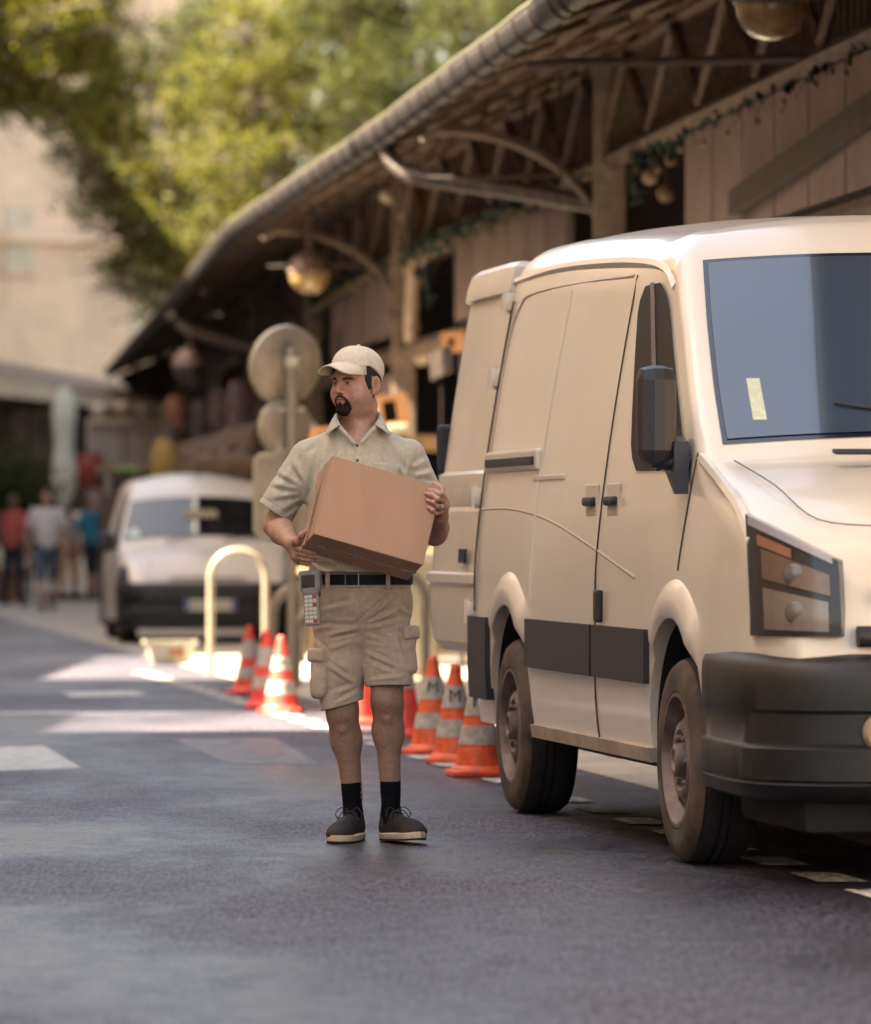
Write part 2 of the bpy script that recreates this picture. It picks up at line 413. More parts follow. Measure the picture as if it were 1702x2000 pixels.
# posts
PY = [22.6, 33.7, 44.9, 55.5, 67, 78, 89]
for y in PY:
    q = MB(); q.box((wx(y), y, 2.2), (.22,.24,4.4), bev=.02); q.box((wx(y), y, 3.05), (.30,.32,.12), bev=.02); q.box((wx(y), y, .25), (.32,.34,.5), bev=.03)
    q.build('post', beige, hall)
# arched iron brackets with tie rods
for y in (22.6, 34.0, 45.3, 55.5, 67, 78):
    ps = []
    for k in range(19):
        a = k/18*math.pi/2; ps.append(Vector((gx(y)+.12+1.13*math.sin(a), y-.05, 3.06+.84*math.cos(a)-.0)))
    q = MB(); q.tube([(gx(y)-.0,y-.05,3.83)]+ps, .024, 8)
    q.tube([p+Vector((.0,.05,.05)) for p in ps], .016, 6)
    br = q.build('arched_bracket', beige if y < 50 else iron, hall)
    q = MB(); q.tube([(gx(y)+.05,y-.06,3.58),(wx(y)-.05,y-.06,3.60)], .014, 6); q.build('tie_rod', iron, br)
    # spandrel strips above the arch
    q = MB()
    for k in range(3, 18, 3):
        q.tube([ps[k]+Vector((0,.05,.03)), (ps[k].x+.05, y, 4.02+.35*(ps[k].x-gx(y)))], .012, 5)
    q.build('spandrel_bar', iron, br)
q = MB(); q.tube([P(1035,128,29.0), P(1110,122,28.6), P(1400,118,27.5), P(1600,112,26.6)], .03, 6); q.build('tie_rod', iron, hall)
# lattice over the beam
bays = list(zip(PY, PY[1:]))
q = MB(); q.tube([(wx(y), y, 3.68) for y in ys], .07, 4); q.tube([(wx(y), y, 4.36) for y in ys], .05, 4); q.build('beam', timber, hall)
for y0, y1 in [(Y0,22.6)]+bays:
    q = MB(); n = int((y1-y0)/.17)
    for k in range(n):
        y = y0+(k+.5)*(y1-y0)/n; q.box((wx(y), y, 4.02), (.035,.05,.62))
    m = max(2, int((y1-y0)/1.8))
    for k in range(m):
        a = y0+k*(y1-y0)/m; b = y0+(k+1)*(y1-y0)/m
        q.tube([(wx(a)-.03,a,3.74),(wx((a+b)/2)-.03,(a+b)/2,4.32),(wx(b)-.03,b,3.74)], .035, 4)
    q.build('lattice', timber, hall)
    q = MB(); q.grid([[(wx(y)+.12,y,3.7),(wx(y)+.12,y,4.4)] for y in (y0,(y0+y1)/2,y1)], False); q.build('attic_board', mat('attic_board', (.12,.085,.06), .8, vary=.3, vscale=3), hall)
# pale boards under the beam
for a, b, z0, z1 in ((14,30.6,2.9,3.6),(35.5,41.4,2.9,3.6),(45.9,48.2,2.96,3.6),(48.35,50.1,2.96,3.6),(50.25,52.4,2.96,3.6),(36.2,38.6,2.1,2.62),(45.9,49.5,1.9,2.6)):
    q = MB(); n = max(1, round((b-a)/1.0))
    for k in range(n):
        u, v = a+k*(b-a)/n+.02, a+(k+1)*(b-a)/n-.02
        q.prism([(wx(u)-.02,u,z0),(wx(v)-.02,v,z0),(wx(v)-.02,v,z1),(wx(u)-.02,u,z1)], (.05,0,0))
    q.build('board', panelm, hall)
q = MB(); q.tube([(wx(y), y, 2.78) for y in ys], .08, 4); q.build('beam', timber, hall)
q = MB(); q.prism([(wx(29)-.06,28.6,2.98),(wx(22)-.06,22.4,3.35),(wx(22)-.06,22.4,3.55),(wx(29)-.06,28.6,3.12)], (.12,0,0)); q.build('awning_beam', mat('dark_beam',(.045,.03,.024),.7,vary=.4,vscale=5), hall)
# back of the hall
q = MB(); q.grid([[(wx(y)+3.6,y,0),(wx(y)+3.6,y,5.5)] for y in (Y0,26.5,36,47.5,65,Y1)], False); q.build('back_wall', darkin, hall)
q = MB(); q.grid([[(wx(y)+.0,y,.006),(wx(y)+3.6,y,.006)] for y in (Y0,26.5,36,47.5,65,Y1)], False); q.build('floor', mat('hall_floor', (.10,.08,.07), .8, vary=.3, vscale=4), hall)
q = MB(); q.prism([(gx(Y1)+.05,Y1,3.99),(wx(Y1),Y1,4.5),(wx(Y1)+4.2,Y1,6.1),(wx(Y1)+8.3,Y1,4.6),(wx(Y1)+8.3,Y1,2.7),(wx(Y1)+.05,Y1,2.7)], (0,.2,0)); q.build('gable', timber, hall)
# rain pipes
q = MB(); q.tube(smoothpath([P(757,268,36),P(762,305,36),P(792,336,35.8),P(850,350,35.5),P(1000,372,34.8),P(1175,402,33.9)], 6), .062, 14)
for px, py, d in ((800,339,35.8),(905,357,35.3),(1100,390,34.3)): q.lathe([(.07,-.02),(.07,.02)], P(px,py,d), 14, (1,-.4,-.1))
q.build('rain_pipe', zincw, hall)
q = MB(); q.tube(smoothpath([P(752,380,45.1),P(772,392,45.0),P(803,446,44.7),P(808,480,44.6),P(806,560,44.6),P(803,640,44.6),P(808,676,44.5),P(824,702,44.2)], 5), .062, 12)
for py in (498,532,600,640): q.lathe([(.072,-.02),(.072,.02)], P(805,py,44.6), 12)
cpipe = mat('cream_pipe', (.80,.66,.50), .5, vary=.3, vscale=9)
q.build('rain_pipe', cpipe, hall)
q = MB(); q.tube(smoothpath([P(803,448,44.7),P(836,440,44.9),P(848,415,45.0),P(832,396,45.1)], 5), .045, 10); q.build('rain_pipe', cpipe, hall)
q = MB(); q.tube(smoothpath([P(335,614,62),P(352,630,62),P(385,650,61.5),P(505,682,60)], 5), .075, 12); q.build('rain_pipe', zincw, hall)
q = MB()
for py in (498,533): q.box(P(822,py,44.4), (.13,.1,.09), bev=.02)
q.build('junction_box', mat('dark_plastic', (.02,.02,.025), .5), hall)

# unseen houses added behind the hall to cut skylight from the right
for y0, y1, h, lab in ((-6,30,15,'unseen tall house added behind the market hall, cutting skylight beside the van'),(30.3,70,13,'unseen long house added behind the market hall, cutting skylight over its far part')):
    e = house(y0, y1, h, x=20.0, dp=6, label=lab)
# hanging lamps
def lamp(loc, label, s=1.0, amber=None):
    e = empty('hanging_lamp', loc, label=label, cat='lamp', group='hanging lamps under the market hall eaves')
    q = MB(); q.lathe([(.001,0.02),(.19,0.0),(.205,.012),(.19,.03),(.185,.09),(.15,.15),(.09,.195),(.03,.215),(.022,.26),(.03,.262),(.03,.30),(.001,.30)], n=28)
    q.build('lamp_shade', mat('lamp_metal', (.24,.17,.15), .5, metal=.3, vary=.4, vscale=12), e)
    q = MB(); q.lathe([(.188,-.005),(.18,-.06),(.15,-.12),(.10,-.165),(.05,-.185),(.001,-.19)], n=28)
    q.build('lamp_glass', amber or mat('amber_glass', (.34,.22,.09), .25, vary=.3, vscale=14, coat=.6), e)
    q = MB(); q.tube([(0,0,.29),(0,0,.52)], .014, 8); q.build('hanger', mat('lamp_metal', (.1,.07,.06)), e)
    e.scale = (s,s,s); return e
p = P(605,534,45.2); lamp(p, 'dark dome lamp with a clear amber bowl hung from the arched bracket', 1.0)
p = P(1506,10,24.6); lamp(p, 'nearest dark dome lamp, blurred at the upper right under the eaves', .95)
p = P(372,716,62); lamp(p, 'farthest grey dome lamp deep in the shade at the end of the hall', 1.15, mat('shaded_glass', (.08,.07,.068), .3))  # bowl colour darkened for the shade at the hall end

# garlands of green leaves and bulbs
gl = mat('garland_green', (.008,.035,.025), .8, vary=.6, vscale=20)
bulb = mat('bulb_white', (.22,.165,.10), .6)
def garland(path, label, seed, bulbs=True):
    rnd = random.Random(seed); q = MB(); bl = []
    for a, c in zip(path, path[1:]):
        a, c = Vector(a), Vector(c); L = (c-a).length
        for k in range(int(L/.022)):
            p = a.lerp(c, k/(L/.022))+Vector((rnd.gauss(0,.02),rnd.gauss(0,.03),rnd.gauss(0,.035)))
            u = Vector((rnd.gauss(0,1),rnd.gauss(0,1),rnd.gauss(0,1))).normalized()*.05; w = u.cross(Vector((rnd.random(),rnd.random(),1))).normalized()*.022
            q.add([p-u-w,p+u-w,p+u+w,p-u+w], [(0,1,2,3)])
        for k in range(int(L/.21)): bl.append(a.lerp(c, k/(L/.21))+Vector((-.05,rnd.gauss(0,.03),-.08+rnd.gauss(0,.03))))
    o = q.build('leaf_garland', gl, fixn=False); tag(o, label, 'garland', 'green garlands on the market hall')
    b0 = None
    for p in (bl if bulbs else bl[::4]):
        if b0 is None:
            b = MB(); b.lathe([(.001,-.026),(.020,-.014),(.023,0),(.017,.018),(.001,.026)], (0,0,0), 8); b0 = b.build('bulb', bulb, o); b0.location = p
        else:
            c_ = b0.copy(); scene.collection.objects.link(c_); c_.location = p
for a, b_, lab in ((35.3,44.0,'green leaf garland with pale bulbs above the board behind the open van door'),(45.6,54,'green leaf garland with pale bulbs right of the hanging amber lamp'),(24,32.8,'dark green garland along the nearest bay above the white van')):
    garland([(wx(y)-(.12 if a > 30 else -.02),y,3.60) for y in (a,(a+b_)/2,b_)], lab, int(a), a > 30)
garland([P(838,480,43.6),P(840,600,43.6)], 'upright green garland down the post beside the rain pipe', 5)
garland([P(1248,290,32.3),P(1240,400,32.3)], 'upright green garland with pale bulbs down the near post', 6)
garland([P(640,640,53.5),P(628,720,53.5)], 'short upright green garland below the hanging amber lamp', 7)
for (px, py, d, r_, m_, lab) in ((1270,345,31.8,.055,bulb,'pale round ornament hung in the dark bay above the van roof'),(1300,378,31.6,.06,mat('ochre_ball',(.14,.10,.06),.7),'ochre round ornament hung in the dark bay above the van roof'),(1310,310,31.6,.05,mat('brown_ball',(.14,.08,.05),.7),'brown round ornament, uppermost in the dark bay above the van')):
    q = MB(); q.lathe([(.001,-r_)]+[(r_*math.cos(a),r_*math.sin(a)) for a in [(-80+i*16)*math.pi/180 for i in range(11)]]+[(.001,r_)], P(px,py,d), 16)
    q.tube([P(px,py,d)+Vector((0,0,r_)), P(px,py,d)+Vector((0,0,r_+.3))], .004, 4)
    tag(q.build('hanging_ball', m_), lab, 'ornament', 'round ornaments hung in the near bay')

# ================================================================ market goods, seen small and soft
wood = mat('crate_wood', (.30,.19,.10), .75, vary=.35, vscale=8)
def crate(loc, w, d, h, fill, label, rz=0, m=None):
    e = empty('market_crate', loc, rz, label, 'crate', 'produce crates on the market stalls')
    q = MB()
    for z in (.18,.5,.82):
        q.box((0,-d/2,h*z), (w,.015,h*.24)); q.box((0,d/2,h*z), (w,.015,h*.24)); q.box((-w/2,0,h*z), (.015,d-.03,h*.24)); q.box((w/2,0,h*z), (.015,d-.03,h*.24))
    for x in (-1,1):
        for y in (-1,1): q.box((x*(w/2-.03),y*(d/2-.03),h*.52), (.04,.04,h*1.04))
    q.box((0,0,.012), (w-.03,d-.03,.02)); q.build('box', m or wood, e)
    rnd = random.Random(label); q = MB()
    for i in range(26):
        r_ = .045; p = (rnd.uniform(-w/2+.06,w/2-.06), rnd.uniform(-d/2+.06,d/2-.06), h*.85+rnd.uniform(0,.06))
        q.lathe([(.001,-r_),(r_*.7,-r_*.7),(r_,0),(r_*.7,r_*.7),(.001,r_)], p, 8)
    q.build('produce', fill, e); return e
def stall(px, d, w, label, h=.8, top=1.9, cloth=None):
    p = Vector(((px-CX)/FPX*d, d, 0)); e = empty('market_stall', p, math.atan2(.13,1), label, 'market stall', 'stalls under the market hall')
    q = MB(); q.box((0,0,h), (w,1.0,.05), bev=.01); q.build('table_top', wood, e)
    for x in (-1,1):
        for y in (-1,1):
            q = MB(); q.tube([(x*(w/2-.06),y*.42,0),(x*(w/2-.06),y*.42,top if y > 0 else h)], .025, 8); q.build('leg', iron, e)
    q = MB(); q.grid([[(-w/2,-.52,h+.03),(w/2,-.52,h+.03)],[(-w/2,-.53,.12),(w/2,-.53,.12)]], False); q.build('cloth_skirt', cloth or mat('brown_cloth',(.14,.09,.06),.9,vary=.3,vscale=5), e, solid=.01)
    q = MB(); q.box((0,.42,top), (w,.03,.14)); q.build('rail', wood, e)
    return e, p
red = mat('produce_red', (.40,.07,.04), .45, vary=.3, vscale=9); org = mat('produce_orange', (.55,.22,.04), .45); yel = mat('produce_yellow', (.34,.23,.05), .5); grn = mat('produce_green', (.12,.22,.04), .6); tan_ = mat('produce_tan', (.42,.30,.18), .7)
k = 0
for px, d, w, lab in ((470,58,1.6,'market stall with a brown skirt behind the silver van roof'),(405,66,1.6,'farther market stall in the deep shade of the hall'),(760,42,1.5,'market stall hidden behind the man in the cap, under the pale boards'),(330,76,1.7,'farthest market stall at the dark end of the hall')):
    e, p = stall(px, d, w, lab)
    for j, (f, fn) in enumerate(((red,'red'),(yel,'yellow'),(tan_,'tan'))):
        place_ = {470:'on the stall behind the silver van roof',405:'on the stall deep in the hall shade',760:'on the stall behind the man',330:'on the farthest dark stall'}[px]
        crate(p+Vector((-w/2+.3+j*.5,0,.83)), .44,.5,.2, f, 'wooden crate of %s produce %s' % (fn, place_))
# hanging goods in the dark bays
rnd = random.Random(11)
def hanging(px, py, d, w, h, m, label, tilt=0, name='hanging_bundle', cat='hanging goods'):
    q = MB(); n = 10; rows = []
    for i in range(7):
        t = i/6; z = -h*t; rr = w/2*(.35+.65*math.sin(math.pi*min(1,.15+t*.75)))
        rows.append([(rr*math.cos(2*math.pi*j/n)*(1+.15*math.sin(3*j+i)), rr*.6*math.sin(2*math.pi*j/n), z) for j in range(n)])
    q.grid(rows, close=True); q.tube([(0,0,-.01),(0,0,.25)], .006, 4)
    rr_ = Matrix.Rotation(tilt, 3, 'Y'); q.v = [tuple(rr_ @ Vector(v)+P(px,py,d)) for v in q.v]
    tag(q.build(name, m), label, cat, 'goods hung in the shade of the hall')
plum = mat('cloth_mauve', (.20,.14,.15), .9, vary=.3, vscale=9); gry = mat('cloth_grey', (.10,.085,.08), .9, vary=.3, vscale=9); rust = mat('cloth_rust', (.33,.15,.09), .9, vary=.3, vscale=9); lgt = mat('cloth_pale', (.22,.17,.14), .9, vary=.3, vscale=9)
for a in ((345,775,70,.34,.5,rust,'rust coloured cloth bundle hung left in the dark hall end'),(395,780,66,.30,.6,gry,'long grey cloth bundle hung in the dark hall end'),(430,760,62,.3,.5,plum,'mauve cloth bundle hung behind the disc signs, left one'),(470,745,60,.34,.62,plum,'longer mauve cloth bundle hung just left of the large disc'),(452,835,60,.24,.3,lgt,'small pale bundle hung low left of the smaller disc'),(492,835,58,.22,.34,lgt,'pale bundle hung right beside the smaller disc'),(375,862,64,.3,.24,gry,'short grey bundle hung over the silver van'),(330,835,68,.3,.4,gry,'grey bundle hung above the yellow sack'),(668,640,51,.12,.3,gry,'thin dark bundle hung on the pale boards')): hanging(*a)
# tilted planks above the small van
for a, b_, w_, lab in ((P(335,905,62),P(520,855,58),.12,'long tilted grey brown plank rack above the silver van roof'),(P(380,930,61),P(505,905,58),.14,'lower tilted plank rack just above the silver van roof')):
    q = MB(); q.prism([a,b_,b_+Vector((0,0,.22)),a+Vector((0,0,.22))], (0,.3,0)); 
    for t in (.15,.5,.85): q.box(a.lerp(b_,t)-Vector((0,-.15,a.z/2)), (.05,.05,a.lerp(b_,t).z))
    tag(q.build('plank_shelf', mat('shelf_grey', (.19,.15,.125), .8, vary=.4, vscale=6)), lab, 'shelf', 'tilted display shelves')
def bagthing(px, py, d, w, h, m, label, name='sack', z=None):
    q = MB(); rows = []
    for i in range(8):
        t = i/7; rr = w/2*(1-.25*t**3)*(.85+.3*math.sin(math.pi*t))
        rows.append([(rr*math.copysign(abs(math.cos(a))**.7, math.cos(a)), rr*.6*math.copysign(abs(math.sin(a))**.7, math.sin(a)), h*t) for a in [2*math.pi*j/16 for j in range(16)]])
    q.grid(rows, close=True); q.add(rows[-1], [tuple(range(16))])
    p = P(px,py,d); q.v = [tuple(Vector(v)+p) for v in q.v]; tag(q.build(name, m), label, name.replace('_',' '))
# support table for the loose bags
e, p = stall(330, 60, 1.7, 'low stall with a brown skirt left of the silver van roof', h=1.55, top=1.9)
bagthing(322, 948, 60, .30, .58, yel, 'yellow and pink sack standing left above the silver van roof')
crate(P(255,952,60), .42,.4,.2, grn, 'dark crate of green produce at the left end of the low stall', m=iron)
e, p = stall(492, 60, 1.2, 'narrow stall with a yellow bag left of the rectangular sign', h=1.38, top=1.7)
bagthing(492, 990, 60, .40, .40, yel, 'yellow bag beside the back of the rectangular road sign')
bagthing(440, 990, 60, .34, .28, lgt, 'pale sack between the silver van roof and the yellow bag')
# orange hutch boxes hung on the hall wall, right of the head
ob = mat('orange_paint', (.30,.13,.05), .6, vary=.2, vscale=6)
def hutch(px, py, d, w, h, rot, label):
    q = MB(); t = .05
    q.box((0,0,h/2-t/2),(w,.16,t)); q.box((0,0,-h/2+t/2),(w,.16,t)); q.box((-w/2+t/2,0,0),(t,.16,h-2*t-.002)); q.box((w/2-t,0,0),(2*t,.16,h-2*t-.002))
    pass
    M = Matrix.Rotation(rot, 3, 'Y'); q.v = [tuple(M @ Vector(v)+P(px,py,d)) for v in q.v]
    o = q.build('wooden_frame', ob); sp_ = MB(); sp_.tube([P(px,py,d)+Vector((w*.3,.12,0)), Vector((P(px,py,d).x+w*.3, d+.12, 0))], .018, 6); sp_.build('stand_pole', iron, o); tag(o, label, 'wooden frame', 'orange frames hung on the market hall')
    b = MB(); b.box((0,.07,0),(w-.1,.01,h-.1)); b.v = [tuple(M @ Vector(v)+P(px,py,d)) for v in b.v]; b.build('backing', darkin, o)
hutch(768, 803, 40, .26, .27, R(-8), 'orange wooden frame right of the man’s ear')
hutch(888, 668, 39, .2, .16, R(-6), 'small orange wooden frame beside the open van door')
hutch(640, 848, 41, .3, .12, R(-6), 'low orange frame left of the shirt collar')
q = MB(); q.box(P(778,838,39.5), (.17,.3,.08), bev=.02); q.box(P(778,838,39.5)-Vector((0,0,1.0)), (.06,.06,1.9)); tag(q.build('display_stand', mat('cream_plastic',(.35,.3,.22),.5)), 'cream topped stand just above the man’s left shoulder', 'stand')
q = MB(); q.prism([P(838,690,38),P(882,672,37),P(886,722,37),P(842,742,38)], (.0,.4,0)); q.box(P(862,705,37.6)+Vector((0,.3,-.9)), (.02,.02,1.9)); tag(q.build('canvas_awning', iron), 'small grey awning box beside the top of the open van door', 'awning')
bagthing(655, 990, 41, .5, .5, mat('ochre_cloth',(.40,.25,.10),.8,vary=.4,vscale=8), 'ochre sack half hidden behind the man’s right arm')

# ================================================================ end of the street
cream = mat('cream_canvas', (.62,.52,.38), .8, vary=.2, vscale=2)
aw = empty('cafe_awning', P(150,1040,88)*1, label='long pale awning frame of a cafe at the far end on the left', cat='awning'); aw.location.z = 0
def L(px, py, d): p = P(px,py,d); return Vector((p.x-aw.location.x, p.y-aw.location.y, p.z))
q = MB(); q.prism([L(-60,735,88), L(320,790,88), L(320,812,88), L(-60,765,88)], (0,.5,0)); q.build('beam', cream, aw)
q = MB(); q.prism([L(-60,733,88), L(320,788,88), L(330,770,92), L(-60,700,92)], (0,0,.05)); q.build('canopy', mat('dark_canopy', (.28,.21,.16), .8, vary=.2, vscale=2), aw)
for px in (-20, 60, 190, 300):
    q = MB(); q.tube([L(px,780,88.2), Vector((L(px,780,88.2).x, L(px,780,88.2).y, 0))], .05, 8); q.build('leg', iron, aw)
q = MB(); q.prism([L(-60,1000,91),L(330,1000,91),L(330,775,91),L(-60,745,91)], (0,.3,0)); q.build('back_panel', mat('cafe_back', (.22,.165,.125), .85, vary=.5, vscale=.9), aw)
q = MB(); q.prism([L(25,900,90.9),L(110,900,90.9),L(110,800,90.9),L(25,800,90.9)], (0,.05,0)); q.build('window', mat('cafe_window',(.33,.25,.2),.4,vary=.4,vscale=2), aw)
q = MB(); q.prism([L(168,905,90.8),L(200,905,90.8),L(200,832,90.8),L(168,832,90.8)], (0,.05,0)); q.build('shutter', mat('dark_green_paint',(.02,.05,.035),.5), aw)
# closed parasol
e = empty('closed_parasol', (P(126,1000,82).x, 82, 0), label='closed cream parasol standing upright before the cafe', cat='parasol')
q = MB(); rows = []
for i in range(14):
    t = i/13; z = 1.55+2.0*t; r_ = .72*(.05+.2*math.sin(math.pi*min(1,(1-t)*.9+.05))**.8)*(1+.25*math.sin(9*t))
    rows.append([(r_*(1+.22*math.cos(6*a))*math.cos(a), r_*(1+.22*math.cos(6*a))*math.sin(a), z) for a in [2*math.pi*j/36 for j in range(36)]])
q.grid(rows, close=True); q.build('canopy', mat('parasol_cream', (.78,.74,.6), .8), e)
q = MB(); q.tube([(0,0,.0),(0,0,3.7)], .03, 8); q.build('pole', cream, e)
q = MB(); q.lathe([(.001,.12),(.28,.12),(.32,.05),(.32,0)]); q.build('base', iron, e)
# kiosk with pale panels
kx = P(255,1000,86); e = empty('market_kiosk', (kx.x, 86, 0), R(7), 'pale panelled kiosk behind the silver van, left of the dark hall', 'kiosk')
for i, x in enumerate((-.45,.2,.72)):
    q = MB(); q.box((x,0,1.5), (.62 if i < 2 else .3,.9,3.0), bev=.02); q.build('panel', mat('kiosk_panel',(.50,.40,.35),.7,vary=.15,vscale=2), e)
q = MB(); q.box((.1,0,3.06), (1.7,1.1,.12), bev=.02); q.build('roof', cream, e)
q = MB(); q.box((-.1,-.47,1.9), (.52,.04,.5), bev=.01); q.build('notice_board', mat('board_olive',(.12,.10,.07),.7), e)
q = MB()
for j in range(4): q.lathe([(.001,-.14),(.12,-.08),(.15,0),(.1,.09),(.001,.13)], (-.55+.42*j,0,3.28+.05*(j%2)), 12)
q.build('globe', mat('globe_white',(.6,.5,.38),.5), e)
# ================================================================ hoops, signs, cones
pale = mat('cream_enamel', (.27,.23,.175), .4, vary=.15, vscale=8, coat=.2)
def hoop(loc, w, h, r, label, rz=0, m=None):
    pts = [(-w/2,0,0),(-w/2,0,h-w/2)]+[(-w/2*math.cos(a),0,h-w/2+w/2*math.sin(a)) for a in [math.pi*k/14 for k in range(1,14)]]+[(w/2,0,h-w/2),(w/2,0,0)]
    q = MB(); q.tube(pts, r, 14); q.lathe([(r*1.7,0),(r*1.7,.012),(r,.016)], (-w/2,0,0), 16); q.lathe([(r*1.7,0),(r*1.7,.012),(r,.016)], (w/2,0,0), 16)
    q2 = rz; o = q.build('street_hoop', m or pale); o.location = loc; o.rotation_euler = (0,0,rz)
    return tag(o, label, 'hoop barrier', 'hoop barriers along the pavement edge')
p = G(412,1316); hoop(p+Vector((.22,0,0)), .44, .985, .031, 'tallest cream hoop barrier, left of the man before the silver van')
p = G(533,1330); hoop(p+Vector((.21,0,0)), .42, .72, .034, 'middle cream hoop barrier behind the sign pole')
p = G(580,1342); hoop(p+Vector((.21,0,0)), .42, .60, .033, 'lowest cream hoop barrier, right of the sign pole')
p = G(832,1350); hoop(p-Vector((.22,0,0)), .44, .86, .034, 'cream hoop barrier between the man’s hip and the open van door')
# sign cluster seen from behind
sp = G(571,1372)
galv = mat('galvanised', (.46,.40,.31), .45, metal=.25, vary=.25, vscale=7); back_m = mat('sign_back', (.36,.28,.21), .5, metal=.2, vary=.25, vscale=5); rimm = mat('sign_rim', (.36,.32,.22), .45)
e = empty('road_sign', sp, 0, 'cream pole with two round sign backs and a square one', 'road sign')
dS = sp.y; sc = FPX/dS
def LS(px, py, dy=0): return Vector(((px-571)/sc, dy, CAMZ-(py-HY)/sc))
q = MB(); q.tube([(0,0,0),(0,0,LS(0,684).z)], .034, 16); q.lathe([(.034,0),(.03,.012),(.001,.016)], LS(571,684), 16); q.build('pole', pale, e)
def disc(px, py, rad, dep, yaw, tilt, name):
    c = LS(px, py, .10); ax = Vector((math.sin(yaw)*math.cos(tilt), math.cos(yaw)*math.cos(tilt), math.sin(tilt)))
    q = MB(); q.lathe([(.001,-.02),(rad*.6,-.012),(rad*.97,.012),(rad,.02)], c, 48, ax)
    o = q.build(name, back_m, e)
    q = MB(); q.lathe([(rad-.004,.012),(rad+.004,.012),(rad+.006,.03),(rad+.006,.03+dep),(rad-.004,.03+dep),(rad-.004,.016)], c, 48, ax, smooth=False); q.build('rim', rimm, o)
    q = MB(); q.lathe([(.001,.028+dep),(rad-.005,.03+dep)], c, 48, ax); q.build('sign_face', mat('sign_face_red',(.45,.04,.03),.4), o)
disc(561, 714, .262, .028, R(-33), R(10), 'round_sign')
disc(560, 834, .186, .028, R(-30), R(3), 'round_sign')
q = MB()
for py in (700,722): q.box(LS(574,py,.05), (.10,.04,.035), bev=.008)
q.box(LS(571,708,-.03), (.085,.03,.07), bev=.01)
for py in (800,880): q.box(LS(565,py,.07), (.20,.025,.03))
q.box(LS(546,838,.075), (.03,.02,.26)); q.build('clamp', galv, e)
q = MB(); c = LS(560,968,.08); q.box(c, (.42,.02,.54), bev=.009); sg = q.build('square_sign', back_m, e)
q = MB(); q.tube([c+Vector((x,0,z)) for x, z in ((-.21,-.24),(-.21,.24),(-.18,.27),(.18,.27),(.21,.24),(.21,-.24),(.18,-.27),(-.18,-.27),(-.21,-.24))], .016, 8); q.build('frame', rimm, sg)

# cones
cone_o = mat('cone_orange', (.80,.115,.035), .5, vary=.35, vscale=14, coat=.1); cone_w = mat('cone_white', (.46,.42,.38), .6, vary=.35, vscale=22); cone_k = mat('cone_black', (.012,.012,.016), .5)
cone_r = mat('cone_red', (.75,.07,.05), .5, vary=.2, vscale=14, coat=.1)
def prof(z): return .118+(.024-.118)*((z-.035)/.465)
def cone(p, label, bands, oc, s=1.0, rz=.2, letter=None):
    e = empty('traffic_cone', p, rz, label, 'traffic cone', 'orange traffic cones along the pavement'); e.scale = (s,s,s)
    q = MB(); q.box((0,0,.016), (.285,.285,.03), bev=.012); q.lathe([(.135,.03),(.128,.045),(prof(.045),.052)], n=36); q.build('base', oc, e)
    q = MB(); zs = [.035+.465*k/20 for k in range(21)]; q.lathe([(prof(z), z) for z in zs]+[(.018,.506),(.014,.50),(.010,.3)], n=36); b = q.build('cone_body', oc, e)
    for z0, z1, m in bands:
        q = MB(); q.lathe([(prof(z0)+.0005,z0),(prof(z0)+.0035,z0+.001),(prof(z1)+.0035,z1-.001),(prof(z1)+.0005,z1)], n=36); q.build('band', m, e)
    if letter:
        z = letter[1]; sl = math.atan2(.094,.465); r_ = prof(z)
        M = Matrix.Rotation(-rz, 4, 'Z') @ Matrix.Translation((letter[2],-math.sqrt(max(r_**2-letter[2]**2,0))-.006,z)) @ Matrix.Rotation(R(90)-sl, 4, 'X')
        text(letter[0], letter[3], cone_k, b, M)
    return e
bw = [(.30,.385,cone_w),(.14,.225,cone_w)]
bl = [(.30,.39,cone_w),(.355,.392,cone_k),(.15,.215,cone_w)]
cone(G(846,1473), 'orange cone with black M on its upper band, left of the pair beside the van', [(.285,.40,cone_w),(.135,.215,cone_w)], cone_o, .99, .3, ('M',.345,0,.085))
cone(G(889,1490), 'cone with a smeared black M, right of the pair beside the van', [(.285,.40,cone_w),(.135,.225,cone_w)], cone_o, .95, -.1, ('M',.345,.0,.09))
cone(G(936,1516), 'orange cone nearest the camera, half behind the van rear wheel', [(.285,.40,cone_w),(.15,.24,cone_w)], cone_o, .99, .15, ('M',.35,0,.085))
cone(G(488,1356), 'leftmost red and white cone before the tall hoop barrier', [(.27,.40,cone_w),(.12,.20,cone_w)], cone_r, .95, .4)
cone(G(522,1384), 'sun bleached red cone half hidden behind the nearer red cone', [(.27,.40,cone_w),(.13,.21,cone_w)], cone_r, 1.0, .1)
cone(G(550,1391), 'red and white cone with a faint M, right beside the man’s cargo pocket', [(.28,.37,cone_w),(.12,.21,cone_w)], cone_r, .95, -.1, ('M',.33,0,.06))
cone(G(703,1415), 'orange cone seen between the man’s calves', [(.27,.38,cone_w)], cone_r, .95, 0)
cone(G(786,1440), 'orange cone hidden behind the man’s left calf', [(.27,.38,cone_w)], cone_r, 1.0, 0)

